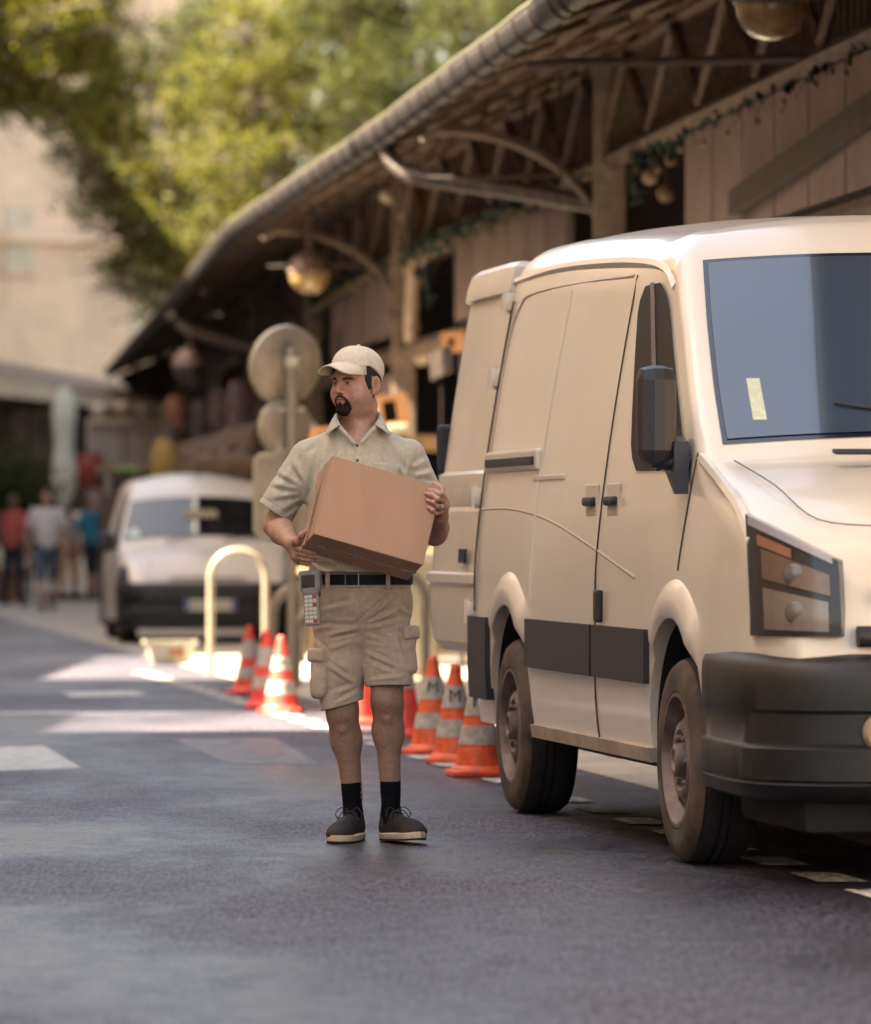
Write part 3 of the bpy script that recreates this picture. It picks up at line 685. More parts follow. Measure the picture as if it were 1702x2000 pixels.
# white plastic crate on the ground and a pale cabinet added as the bright sunlit background
e = empty('plastic_crate', G(333,1297), .15, 'white flared plastic crate on the sunlit ground before the silver van', 'crate')
wpl = mat('white_plastic', (.5,.45,.36), .5, vary=.3, vscale=9)
q = MB(); a, b_, h = .155, .215, .20
o_ = [[(sx*w, sy*w*.7, z) for sx, sy in ((-1,-1),(1,-1),(1,1),(-1,1))] for w, z in ((a,0),(b_,h),(b_+.015,h),(b_+.015,h-.02),(b_-.01,h-.02))]
inn = [[(sx*w, sy*w*.7, z) for sx, sy in ((-1,-1),(1,-1),(1,1),(-1,1))] for w, z in ((b_-.008,h),(a-.01,.02))]
q.grid(o_, False, close=True); q.grid(inn, False, close=True); q.add(inn[-1], [(0,1,2,3)]); q.add(o_[0], [(3,2,1,0)]); q.build('box', wpl, e)
q = MB(); q.box((.05,-.155,.10), (.12,.008,.07)); q.build('label_patch', mat('rust_patch',(.35,.16,.07),.8,vary=.5,vscale=20), e)
e = empty('backdrop_cabinet', G(806,1335)+Vector((0,1.6,0)), .1, 'pale cabinet added as the bright sunlit background behind the man’s left hip', 'cabinet')
q = MB(); q.box((0,0,.50), (.36,.3,.98), bev=.03); q.build('body', pale, e); q = MB(); q.box((0,-.155,.5), (.30,.012,.84), bev=.004); q.build('door', pale, e)

# ================================================================ trees
def leafmat(name, c1, c2):
    m = bpy.data.materials.new(name); m.use_nodes = True; nt = m.node_tree; n = nt.nodes; l = nt.links; b = n['Principled BSDF']
    g = n.new('ShaderNodeNewGeometry'); cr = n.new('ShaderNodeMix'); cr.data_type = 'RGBA'; cr.inputs[6].default_value = c1; cr.inputs[7].default_value = c2
    l.new(g.outputs['Random Per Island'], cr.inputs[0]); l.new(cr.outputs[2], b.inputs['Base Color']); b.inputs['Roughness'].default_value = .6; b.inputs['Specular IOR Level'].default_value = .25
    tr = n.new('ShaderNodeBsdfTranslucent'); mu = n.new('ShaderNodeMix'); mu.data_type = 'RGBA'; mu.blend_type = 'MULTIPLY'; mu.inputs[0].default_value = 1
    l.new(cr.outputs[2], mu.inputs[6]); mu.inputs[7].default_value = (1.5,1.6,.7,1); l.new(mu.outputs[2], tr.inputs[0])
    ms = n.new('ShaderNodeMixShader'); ms.inputs[0].default_value = .38; l.new(b.outputs[0], ms.inputs[1]); l.new(tr.outputs[0], ms.inputs[2]); l.new(ms.outputs[0], n['Material Output'].inputs[0]); return m
bark = mat('bark', (.10,.07,.05), .9, vary=.5, vscale=6, bump=.8, bscale=12)
def tree(px, d, blobs, m, label, seed, leaf=.11, per=2600, nclump=34):
    rnd = np.random.default_rng(seed); base = Vector(((px-CX)/FPX*d, d, 0)); e = empty('tree', base, 0, label, 'tree', 'tall leafy trees beyond the market hall')
    q = MB(); cs = [P(bx,by,d+bd)-base for bx,by,br,bd in blobs]
    top = Vector((sum(c.x for c in cs)/len(cs)*.5 if px > 0 else -1, 0, 4.6 if px > 0 else 10.5)); q.tube(smoothpath([(0,0,0),(.15,.1,1.8),(top.x*.6,0,3.3),top], 5), [.34-.16*k/15 for k in range(16)], 10)
    for c in cs:
        mid = top.lerp(c, .5)+Vector((0,0,.5)); pth = smoothpath([top-Vector((0,0,.6)), mid, c], 5); q.tube(pth, [.15-.12*k/(len(pth)-1) for k in range(len(pth))], 7)
        for k in range(5):
            dv = Vector(rnd.normal(0,.6,3)); q.tube([mid.lerp(c,.5), mid.lerp(c,.7)+dv*.5, c+dv*1.3], [.05,.03,.012], 5)
    q.build('trunk', bark, e)
    C = []
    for (bx,by,br,bd), c in zip(blobs, cs):
        r_ = br/FPX*d; K = int(nclump*max(.5, (br/110)**1.5))
        dirs = rnd.normal(0,1,(K,3)); dirs /= np.linalg.norm(dirs,axis=1)[:,None]; rad = r_*rnd.uniform(.45,1.0,K)**.6
        cc = np.array(c)[None]+dirs*rad[:,None]*np.array([1,1,.85]); n = int(per*(br/110)**2/K)
        for j in range(K):
            s = rnd.uniform(.14,.30); pp = cc[j]+rnd.normal(0,1,(n,3))*np.array([s,s,s*.62]); C.append(pp)
    Pn = np.concatenate(C); N = len(Pn)
    u = rnd.normal(0,1,(N,3)); u[:,2] -= .3; u /= np.linalg.norm(u,axis=1)[:,None]; w = np.cross(u, rnd.normal(0,1,(N,3))); w /= np.linalg.norm(w,axis=1)[:,None]
    L_ = leaf*rnd.uniform(.6,1.3,N)[:,None]; V = np.stack([Pn-u*L_*.5, Pn+w*L_*.28, Pn+u*L_*.5, Pn-w*L_*.28],1).reshape(-1,3)
    F = np.arange(N*4).reshape(-1,4)
    o = np_obj('crown', [(V,F)], m, e, flat=True); return N
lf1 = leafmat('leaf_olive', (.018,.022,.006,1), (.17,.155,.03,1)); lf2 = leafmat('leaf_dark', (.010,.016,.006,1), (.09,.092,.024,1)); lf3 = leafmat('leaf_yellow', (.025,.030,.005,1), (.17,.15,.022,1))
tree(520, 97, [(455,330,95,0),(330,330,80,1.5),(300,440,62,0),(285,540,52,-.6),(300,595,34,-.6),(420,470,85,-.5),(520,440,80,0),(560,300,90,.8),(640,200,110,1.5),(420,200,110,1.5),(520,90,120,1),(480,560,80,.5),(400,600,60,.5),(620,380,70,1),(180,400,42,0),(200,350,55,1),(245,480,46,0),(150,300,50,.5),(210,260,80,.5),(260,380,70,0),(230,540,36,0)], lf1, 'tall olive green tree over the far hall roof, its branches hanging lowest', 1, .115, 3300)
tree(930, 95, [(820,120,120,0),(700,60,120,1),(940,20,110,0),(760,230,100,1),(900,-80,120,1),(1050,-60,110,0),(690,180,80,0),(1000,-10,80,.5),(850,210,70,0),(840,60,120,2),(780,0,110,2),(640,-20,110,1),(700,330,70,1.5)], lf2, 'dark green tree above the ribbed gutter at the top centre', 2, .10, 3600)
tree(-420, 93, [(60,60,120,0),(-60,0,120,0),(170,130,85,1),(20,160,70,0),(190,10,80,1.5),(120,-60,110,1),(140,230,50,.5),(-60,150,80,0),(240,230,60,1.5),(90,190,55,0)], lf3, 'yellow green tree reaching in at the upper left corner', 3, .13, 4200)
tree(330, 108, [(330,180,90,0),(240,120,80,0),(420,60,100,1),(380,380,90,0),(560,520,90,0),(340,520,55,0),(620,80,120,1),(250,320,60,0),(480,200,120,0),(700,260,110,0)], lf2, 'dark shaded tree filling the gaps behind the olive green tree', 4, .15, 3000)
# shrub in a pot at the left edge
sh = P(15,1000,80); e = empty('potted_shrub', (sh.x,80,0), 0, 'dark green potted shrub at the left edge of the photo', 'shrub')
q = MB(); q.lathe([(.25,0),(.33,.5),(.36,.5),(.36,.56),(.3,.56),(.28,.45),(.001,.45)]); q.build('pot', mat('terracotta',(.30,.14,.08),.8), e)
rg = np.random.default_rng(9); N = 3200; Pn = rg.normal(0,1,(N,3))*np.array([.34,.3,.42])+np.array([0,0,1.55]); u = rg.normal(0,1,(N,3)); u /= np.linalg.norm(u,axis=1)[:,None]; w = np.cross(u, rg.normal(0,1,(N,3))); w /= np.linalg.norm(w,axis=1)[:,None]
np_obj('foliage', [(np.stack([Pn-u*.06,Pn+w*.03,Pn+u*.06,Pn-w*.03],1).reshape(-1,3), np.arange(N*4).reshape(-1,4))], lf2, e, flat=True)
q = MB(); q.tube([(0,0,.4),(.03,0,1.0),(0,0,1.6)], [.03,.025,.01], 7); q.build('stem', bark, e)
hanging(176, 885, 85.5, .5, .62, red, 'red cloth hung from the cafe awning behind the blue shirted person')

# ================================================================ people far up the street
skin_far = mat('skin_far', (.38,.20,.14), .6)
def far_person(px, d, h, face, top, bottom, hairc, label, stride=.12, seed=0, bare=True, arm=.1):
    e = empty('person', Vector(((px-CX)/FPX*d, d, 0)), face, label, 'person', 'people walking at the far end of the street'); k = h/1.75
    s = stride; hips = [(-.09,0,.92),(.09,0,.92)]; knees = [(-.1,-s*.6,.5),(.1,s*.4,.5)]; ank = [(-.1,-s,.08),(.1,s*1.4,.10)]
    sho = [(-.19,0,1.43),(.19,0,1.43)]; elb = [(-.27,.03+arm*.5,1.14),(.27,-.03,1.14)]; wr = [(-.26,-.06+arm,.90),(.27,-.16,.93)]
    def body(X,Y,Z):
        r = ell(X,Y,Z,(0,0,1.63),(.078,.098,.118)); r = smin(r, seg(X,Y,Z,(0,.01,1.42),(0,.0,1.56),.055,.05), .02)
        r = smin(r, ell(X,Y,Z,(0,-.01,1.575),(.055,.075,.06)), .02); r = np.minimum(r, seg(X,Y,Z,(0,-.09,1.63),(0,-.115,1.60),.012))
        r = smin(r, ell(X,Y,Z,(0,0,1.2),(.15,.09,.26)), .04)
        for i in (0,1):
            r = smin(r, smin(seg(X,Y,Z,sho[i],elb[i],.045,.037), seg(X,Y,Z,elb[i],wr[i],.038,.026), .02), .02)
            w_ = wr[i]; r = smin(r, seg(X,Y,Z,w_,(w_[0],w_[1]-.03,w_[2]-.12),.028,.018), .01)
            for f in (-.022,0,.022): r = np.minimum(r, seg(X,Y,Z,(w_[0]+f*.4,w_[1]-.02+f,w_[2]-.08),(w_[0]+f*.5,w_[1]-.04+f*1.2,w_[2]-.17),.009))
            r = smin(r, seg(X,Y,Z,hips[i],knees[i],.085,.055), .03); r = smin(r, seg(X,Y,Z,knees[i],ank[i],.055,.035), .02)
        return r
    b = np_obj('body', [sdf_mesh(body, (-.4,-.35,0.02), (.4,.35,1.78), .014)], skin_far, e)
    def shirt(X,Y,Z):
        r = smin(ell(X,Y,Z,(0,0,1.24),(.19,.13,.27)), seg(X,Y,Z,(-.13,0,1.42),(.13,0,1.42),.07), .05); r = smin(r, seg(X,Y,Z,(0,0,1.0),(0,0,1.1),.155), .06)
        for i in (0,1): r = smin(r, seg(X,Y,Z,sho[i],tuple(sho[i][j]*.35+elb[i][j]*.65 for j in range(3)),.065,.06), .03)
        r = r+.006*wob(X,Y,Z,22,seed); return smax(r, .9-Z, .01)
    np_obj('shirt', [sdf_mesh(shirt, (-.4,-.25,.85), (.4,.25,1.56), .014)], top, e)
    lo_ = .44 if bare else .09
    def pants(X,Y,Z):
        r = ell(X,Y,Z,(0,0,.93),(.175,.125,.13))
        for i in (0,1): r = smin(r, seg(X,Y,Z,hips[i],knees[i],.10,.08), .03); 
        if not bare:
            for i in (0,1): r = smin(r, seg(X,Y,Z,knees[i],ank[i],.075,.06), .03)
        return smax(r+.004*wob(X,Y,Z,25,seed), lo_-Z, .005)
    np_obj('trousers', [sdf_mesh(pants, (-.3,-.35,.05), (.3,.35,1.07), .014)], bottom, e)
    def hair(X,Y,Z): return smax(ell(X,Y,Z,(0,.012,1.645),(.088,.105,.118)), (1.63-Z)-(Y)*1.2+.02, .01)
    np_obj('hair', [sdf_mesh(hair, (-.12,-.14,1.45), (.12,.16,1.8), .012)], hairc, e)
    for i in (0,1):
        a = ank[i]; q = MB(); q.box((a[0],a[1]-.055,a[2]-.045), (.09,.25,.075), bev=.03); q.build('shoe', dk, e)
    e.scale = (k,k,k); return e
wt = mat('shirt_white', (.62,.56,.54), .85); bl_ = mat('shirt_blue', (.04,.24,.36), .85); dn = mat('denim', (.07,.09,.13), .9); rd = mat('shirt_red', (.42,.08,.06), .85); bkc = mat('cloth_black', (.02,.02,.03), .9); ogc = mat('cloth_orange', (.45,.20,.08), .9); hr = mat('hair_dark', (.02,.015,.015), .6); hb = mat('hair_auburn', (.12,.05,.03), .6)
far_person(92, 71, 1.74, .2, wt, dn, hr, 'person in a white shirt and dark blue shorts walking on the left', .16, 1)
far_person(178, 82, 1.72, .9, bl_, bkc, hb, 'person in a bright blue shirt and black shorts just left of the silver van', .12, 2)
far_person(27, 76, 1.70, 2.6, rd, bkc, hb, 'person in red beside the potted shrub, nearest the left edge', .1, 3, bare=False)
far_person(135, 85, 1.66, 3.0, mat('shirt_mauve',(.35,.27,.27),.9), ogc, hr, 'person in orange trousers behind the cream parasol pole', .1, 4, bare=False)
# ================================================================ vehicles
def make_sections(st, W, tumble, low, ns=16, nc=7, nr=9):
    """st: list of (u, top, pinch, r, crown). Returns list of closed section rings in local (u, v, w)"""
    rings = []
    for (u, top, pin, r, crown) in st:
        edge = top-crown; wc = max(low+.02, edge-r); half = []
        for i in range(ns): 
            w = low+(wc-low)*i/(ns-1); half.append((pin+tumble(w), w))
        v0 = half[-1][0]
        for i in range(1, nc+1):
            a = math.pi/2*i/nc; half.append((v0+r*(1-math.cos(a)), wc+(edge-wc)*math.sin(a)))
        v1 = half[-1][0]
        for i in range(1, nr+1):
            v = v1+(W/2-v1)*i/nr; half.append((v, edge+crown*(1-((W/2-v)/(W/2-v1))**2)))
        ring = [(u, v, w) for v, w in half]+[(u, W-v, w) for v, w in reversed(half[:-1])]
        rings.append(ring)
    return rings
def apply_bool(o, cutters):
    for c in cutters:
        md = o.modifiers.new('cut', 'BOOLEAN'); md.operation = 'DIFFERENCE'; md.object = c; md.solver = 'EXACT'
    dg = bpy.context.evaluated_depsgraph_get(); dg.update(); me = bpy.data.meshes.new_from_object(o.evaluated_get(dg)); me.name = o.name
    o.modifiers.clear(); o.data = me
    for c in cutters: bpy.data.objects.remove(c)
def wheel(parent, u, v, R_, wd, tyre_m, rim_m, side=-1):
    """outer face towards -v when side=-1"""
    t = MB(); s = side
    prof_ = [(R_*.62,-.06),(R_*.66,-.012),(R_*.80,0),(R_*.93,-.012),(R_*.985,-.035),(R_,-.06),(R_,-.08),(R_-.008,-.082),(R_-.008,-.088),(R_,-.09),(R_,-.112),(R_-.008,-.114),(R_-.008,-.120),(R_,-.122),(R_,-wd+.06),(R_*.985,-wd+.035),(R_*.93,-wd+.01),(R_*.66,-wd),(R_*.62,-wd+.05)]
    ax = (0, s, 0); c = (u, v, R_)
    t.lathe(prof_, c, 48, ax); w = t.build('wheel', tyre_m, parent)
    q = MB(); q.lathe([(R_*.645,-.005),(R_*.66,.004),(R_*.62,.004),(R_*.585,-.03),(R_*.56,-.055),(R_*.47,-.05),(R_*.36,-.012),(R_*.30,-.010),(R_*.24,-.03),(R_*.20,-.03),(R_*.17,-.028),(R_*.16,.006),(R_*.13,.014),(R_*.10,.012),(R_*.09,.004),(.001,.004)], c, 40, ax)
    rim = q.build('rim', rim_m, w)
    q = MB()
    for k in range(8):
        a = 2*math.pi*k/8; cc = Vector(c)+Vector((R_*.475*math.cos(a), s*(-.038), R_*.475*math.sin(a))); q.lathe([(.001,.006),(.026,.004),(.028,0)], cc, 12, ax)
    q.build('rim_hole', dk, rim)
    q = MB()
    for k in range(6):
        a = 2*math.pi*k/6; cc = Vector(c)+Vector((R_*.245*math.cos(a), s*(-.03), R_*.245*math.sin(a))); q.lathe([(.011,0),(.011,.022),(.001,.026)], cc, 8, ax)
    q.build('wheel_bolt', rim_m, rim)
    return w
tyre = mat('dusty_tyre', (.014,.013,.015), .8, vary=.3, vscale=8, bump=.3, bscale=60)
tyres = mat('tyre_side_dust', (.10,.07,.052), .85, col2=(.025,.02,.018,1), vscale=5, lo=.35, hi=.6)
rimst = mat('dusty_steel', (.23,.175,.15), .6, metal=.3, col2=(.10,.075,.065,1), vscale=7)
plastic = mat('grey_black_plastic', (.020,.020,.028), .5, vary=.35, vscale=5, bump=.2, bscale=60)
cream_paint = mat('cream_white_paint', (.70,.63,.54), .28, col2=(.64,.56,.47,1), lo=.35, hi=.65, vscale=1.1, coat=.6)
seamm = mat('panel_gap', (.05,.035,.03), .7)
chrome = mat('lamp_reflector', (.26,.225,.20), .3, metal=.6, vary=.15, vscale=9)
def glassmat(name, c, r=.04):
    return mat(name, c, r, spec=.9, coat=1.0)
wsg = glassmat('windscreen_glass', (.045,.065,.10)); sdg = mat('open_window_dark', (.012,.010,.011), .5, spec=.15)

# ------------------------------------------------ the big panel van
van = empty('panel_van', (.315, 19.72, 0), math.atan2(-.985,.17), 'large cream white panel van with black side strips and its rear door open', 'van')
def tb(w): return .175*max(0, (w-.95)/1.2)**1.35+.02*max(0,(.6-w)/.25)**2
ST = [(-.95,2.33,.03,.16,.05),(-.93,2.38,.012,.20,.06),(-.86,2.405,0,.24,.07),(-.3,2.40,0,.25,.07),(.4,2.375,0,.25,.07),(1.1,2.34,0,.25,.07),(1.6,2.31,0,.24,.07),(1.95,2.29,0,.22,.06),(2.12,2.25,0,.17,.05),(2.24,2.185,0,.11,.04),(2.31,2.13,0,.08,.035),(2.6,1.895,0,.065,.035),(2.85,1.68,0,.065,.035),(3.12,1.46,0,.07,.035),(3.19,1.405,0,.08,.035),(3.3,1.385,.0,.10,.04),(3.6,1.33,.0,.12,.045),(3.85,1.265,.008,.13,.05),(4.02,1.19,.025,.14,.05),(4.12,1.11,.05,.14,.05),(4.19,1.0,.08,.14,.04),(4.235,.88,.115,.13,.03),(4.255,.74,.15,.10,.02)]
# resample stations finely
def refine(st, n):
    out = []
    for a, b in zip(st, st[1:]):
        for k in range(n): out.append(tuple(a[i]+(b[i]-a[i])*k/n for i in range(5)))
    return out+[st[-1]]
W = 2.0
SEC = make_sections(refine(ST, 3), W, tb, .34)
q = MB(); q.grid(SEC, close=True); q.add(SEC[0], [tuple(range(len(SEC[0])))]); q.add(SEC[-1], [tuple(reversed(range(len(SEC[0]))))])
body = q.build('body', cream_paint, van)
bm = bmesh.new(); bm.from_mesh(body.data); bmesh.ops.remove_doubles(bm, verts=bm.verts[:], dist=.0005); bmesh.ops.recalc_face_normals(bm, faces=bm.faces[:]); bm.to_mesh(body.data); bm.free()
RW = .352; AX = (-.10, 2.97)
cut = []
for u in AX:
    for v in (-.2, W-.28):
        c = MB(); c.lathe([(.001,0),(.44,0),(.44,.48),(.001,.48)], (u,v,.40), 48, (0,1,0), smooth=False); cut.append(c.build('cutter', dk, van))
apply_bool(body, cut)
for f in body.data.polygons: f.use_smooth = True
try: body.data.set_sharp_from_angle(angle=R(38))
except Exception: pass
for u in AX:
    for s, v in ((-1, .005), (1, W-.005)): wheel(van, u, v, RW, .225, tyre, rimst, s)
    for v in (.0,):
        # dusty sidewall ring laid on the tyre
        q = MB(); q.lathe([(RW*.67,.003),(RW*.80,.006),(RW*.92,-.004),(RW*.975,-.026)], (u,.003,RW), 48, (0,-1,0)); q.build('tyre_sidewall', tyres, [o for o in van.children if o.name.startswith('wheel')][-2])
    # flared arch lips
    rows = []
    for k in range(33):
        a = R(38)+R(104)*k/32; tp = min(1, .12+2.4*math.sin(math.pi*k/32)); rows.append([(u+(.425+dr*tp)*math.cos(a), .012+(dv-.012)*tp if dv < .01 else dv, .40+(.425+dr*tp)*math.sin(a)*1.03) for dr, dv in ((0,.05),(0,-.022),(.02,-.034),(.07,-.030),(.12,-.010),(.14,.016))])
    q = MB(); q.grid(rows); q.build('wheel_arch', cream_paint, van)
    arc = [(u+.431*math.cos(math.pi*k/20), .40+.431*math.sin(math.pi*k/20)) for k in range(21)]; q = MB(); q.grid([[(a,.03,b_) for a,b_ in arc],[(a,.42,b_) for a,b_ in arc]]); q.add([(a,.42,b_) for a,b_ in arc],[tuple(range(21))]); q.build('wheel_well', mat('well_black',(.008,.008,.01),.9), van)
def side_patch(name, m, u0, u1, w0, w1, off, par=van, nu=12, nw=6, inner=.012, fu=None):
    rows = []
    for i in range(nw+1):
        w = w0+(w1-w0)*i/nw; rows.append([(u0+(u1-u0)*j/nu, tb(w)-off, w) for j in range(nu+1)])
    q = MB(); q.grid(rows)
    for a, b_ in ((rows[0],1),(rows[-1],1)): q.grid([a, [(p[0], p[1]+off+.01, p[2]) for p in a]], False)
    for j in (0, -1): q.grid([[r[j] for r in rows], [(r[j][0], r[j][1]+off+.01, r[j][2]) for r in rows]], False)
    return q.build(name, m, par)
for a, b_ in ((.33,1.60),(1.64,2.55)): side_patch('side_strip', plastic, a, b_, .60, .79, .022)
side_patch('side_strip', plastic, -.94, -.53, .44, .78, .022)
side_patch('sill', mat('dusty_sill',(.42,.33,.26),.6,vary=.3,vscale=3), .36, 2.55, .325, .375, .02)
def side_line(pts, m=seamm, r=.007, off=.002, name='panel_seam', par=van, n=6):
    pts = smoothpath([(u, 0, w) for u, w in pts], 5) if len(pts) > 2 else [Vector((u,0,w)) for u, w in pts]
    q = MB()
    # subdivide straight ones
    P_ = []
    for a, b_ in zip(pts, pts[1:]):
        a, b_ = Vector(a), Vector(b_)
        for k in range(4): P_.append(a.lerp(b_, k/4))
    P_.append(Vector(pts[-1])); q.tube([(p.x, tb(p.z)-off, p.z) for p in P_], r, n); return q.build(name, m, par)
side_line([(1.62,.36),(1.62,.9),(1.62,2.08)], r=.0035)
side_line([(.36,.86),(.36,1.4),(.40,2.08)], m=cream_paint, r=.006)
side_line([(3.12,1.40),(3.06,1.2),(3.0,1.0)], r=.003)
side_line([(-.88,.8),(-.88,1.5),(-.87,2.1)], r=.004)
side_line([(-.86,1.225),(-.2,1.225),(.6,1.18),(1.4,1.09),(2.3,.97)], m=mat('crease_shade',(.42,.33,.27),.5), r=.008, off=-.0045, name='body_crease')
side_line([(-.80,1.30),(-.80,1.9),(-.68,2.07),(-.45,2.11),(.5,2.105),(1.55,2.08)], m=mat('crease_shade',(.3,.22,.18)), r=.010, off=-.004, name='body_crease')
side_line([(-.93,2.18),(0,2.19),(1.2,2.15),(2.0,2.09),(2.3,2.0)], m=cream_paint, r=.022, off=-.012, name='roof_rail')
side_line([(3.14,1.38),(3.5,1.29),(3.8,1.20),(4.0,1.10)], m=cream_paint, r=.02, off=-.012, name='body_crease')
q = MB(); q.box((-.22,-.012+tb(1.42),1.42),(1.13,.03,.085), bev=.012); rl = q.build('door_rail', cream_paint, van)
q = MB(); q.box((-.22,-.03+tb(1.42),1.415),(1.03,.012,.035), bev=.004); q.build('rail_slot', plastic, rl)
q = MB(); q.box((.55,-.006+tb(1.37),1.345),(.62,.012,.02), bev=.004); q.build('body_crease', cream_paint, van)
for u in (1.44, 1.83):
    q = MB(); q.box((u,-.014+tb(1.25),1.245),(.17,.03,.035), bev=.014); h_ = q.build('door_handle', plastic, van)
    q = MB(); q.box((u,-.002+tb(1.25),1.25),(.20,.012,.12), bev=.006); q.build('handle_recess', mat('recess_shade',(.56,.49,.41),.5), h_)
q = MB(); q.box((1.72,-.012,.86),(.06,.03,.12), bev=.012); q.build('step_catch', plastic, van)
# front side window
rows = []
for i in range(15):
    t = i/14; w = 1.35+(2.03-1.35)*t
    ur = 2.08-.36*t; ufr = 2.98-.80*t
    k = .10*(1-min(1, min(t, 1-t)/.14))**2
    rows.append([(ur+k+(ufr-ur-2*k)*j/8, tb(w)-.008, w) for j in range(9)])
q = MB(); q.grid(rows); sw = q.build('side_window', sdg, van)
q = MB(); q.tube([rows[0][0]]+[r[0] for r in rows]+[rows[-1][-1]]+[r[-1] for r in reversed(rows)]+[rows[0][0]], .012, 6); q.build('window_seal', plastic, sw)
for f in (.55,):
    q = MB(); q.tube([tuple(Vector(r[0]).lerp(Vector(r[-1]), f)+Vector((0,-.004,0))) for r in rows], .010, 6); q.build('window_divider', mat('divider',(.12,.08,.06),.5), sw)
# mirror
q = MB(); q.tube([(3.02,.04,1.36),(2.98,-.08,1.38)], .03, 10)
mi = q.build('mirror', plastic, van)
q = MB(); q.box((2.98,-.070,1.53),(.12,.135,.34), bev=.05); q.build('mirror_housing', mat('mirror_shell',(.012,.012,.016),.4), mi)
q = MB(); q.prism([(2.86,.03,1.36),(3.08,.02,1.26),(3.04,.03,1.44),(2.88,.04,1.46)], (0,-.05,0)); q.build('mirror_foot', plastic, mi)
# windscreen
nh = len(SEC[0]); i0 = 16+5; 
gs = [s for s in SEC if 2.30 <= s[0][0] <= 3.13]
nv = Vector((.635,0,.77))
def wsrows(off, trim, trimu):
    rows = []
    g = gs if not trimu else gs
    for k, s in enumerate(g):
        pts = [Vector(p) for p in s[i0:nh-i0]]
        a, b_ = pts[0], pts[-1]; row = []
        for j in range(25):
            t = j/24; v = a.y+trim+(b_.y-a.y-2*trim)*t
            # interpolate w by v
            for p0, p1 in zip(pts, pts[1:]):
                if p0.y <= v <= p1.y+1e-6: w = p0.z+(p1.z-p0.z)*(v-p0.y)/max(1e-6,(p1.y-p0.y)); break
            row.append(Vector((a.x, v, w))+nv*off)
        rows.append(row)
    return rows
rws = wsrows(.004, .035, False); q = MB(); q.grid(rws); ws = q.build('windscreen', mat('glass_frit',(.012,.014,.03),.12,coat=1), van)
rin = wsrows(.008, .052, True); rin = [r for r in rin][0:]
rr0 = [ [r[j].lerp(rin[-1][j], .022) for j in range(25)] if i == 0 else ([r[j].lerp(rin[0][j], .022) for j in range(25)] if i == len(rin)-1 else r) for i, r in enumerate(rin)]
q = MB(); q.grid(rr0); q.build('glass_pane', wsg, ws)
q = MB(); a, b_ = rr0[int(len(rr0)*.60)][1], rr0[int(len(rr0)*.8)][1]
q.prism([a+nv*.002+Vector((0,.03,0)), a+nv*.002+Vector((0,.13,0)), b_+nv*.002+Vector((0,.13,0)), b_+nv*.002+Vector((0,.03,0))], nv*.002); q.build('paper_sticker', mat('sticker',(.62,.66,.5),.6,vary=.2,vscale=40), ws)
q = MB(); q.box((2.36,.75,1.95),(.03,.24,.07), rot=Matrix.Rotation(R(-40),3,'Y'), bev=.02); q.build('rear_view_mirror', plastic, ws)
for v in (.95,1.55):
    q = MB(); q.tube([(3.15,v,1.455),(3.05,v-.1,1.53),(3.0,v-.40,1.575)], .006, 6); q.build('wiper', plastic, ws)
q = MB(); q.box((3.42,.62,1.40),(.05,.36,.015), bev=.005, rot=Matrix.Rotation(R(8),3,'Y')); q.build('bonnet_vent', plastic, van)
q = MB(); q.tube(smoothpath([(3.25,.14,1.372),(3.7,.17,1.285),(4.0,.24,1.172),(4.1,.45,1.15)],5), .0022, 6); q.build('bonnet_seam', seamm, van)
# headlights
def headlight(mirror):
    pc = [(3.93,.010),(4.05,.025),(4.14,.062),(4.20,.115),(4.235,.18),(4.255,.255)]
    f = (lambda v: W-v) if mirror else (lambda v: v)
    def pt(s, t, off=0):
        x = s*(len(pc)-1); i = min(int(x), len(pc)-2); fr = x-i; u = pc[i][0]+(pc[i+1][0]-pc[i][0])*fr; v = pc[i][1]+(pc[i+1][1]-pc[i][1])*fr
        ztop = 1.20-.16*s**1.3; w = .80+(ztop-.80)*t; lean = .20*max(0, w-.86)
        return (u-lean+.03+off, f(v+.0*w-off*.4-.012), w)
    def patch(name, s0, s1, t0, t1, m, off, par, th=.02):
        rows = [[pt(s0+(s1-s0)*j/8, t0+(t1-t0)*i/8, off) for j in range(9)] for i in range(9)]
        q = MB(); q.grid(rows); bk = [[(p[0]-.06, f(f(p[1])+.03), p[2]) for p in r] for r in rows]
        ring = lambda g: g[0]+[r[-1] for r in g[1:]]+list(reversed(g[-1][:-1]))+[r[0] for r in reversed(g[1:-1])]
        q.grid([ring(rows), ring(bk)], False, close=True); return q.build(name, m, par)
    h = patch('headlight', .12, 1, 0, 1, mat('lamp_housing',(.012,.011,.014),.3,coat=.3), .0, van)
    patch('main_reflector', .30, .90, .06, .42, chrome, .006, h); patch('upper_reflector', .30, .92, .50, .76, mat('warm_reflector',(.20,.14,.11),.3,metal=.5,vary=.2,vscale=8), .006, h)
    patch('indicator', .26, .60, .78, .87, mat('indicator_amber',(.30,.12,.08),.3), .007, h); patch('lens_top', .15, .95, .92, 1.0, mat('lens_grey',(.35,.33,.36),.2), .006, h)
    for t in (.24,.62):
        c = Vector(pt(.62, t, .004)); q = MB(); q.lathe([(.036,.0),(.03,.003),(.015,.005),(.001,.006)], c, 20, (.9,-.35 if not mirror else .35,0)); q.build('bulb_lens', mat('bulb_glass',(.16,.14,.13),.25,metal=.5), h)
headlight(False); headlight(True)
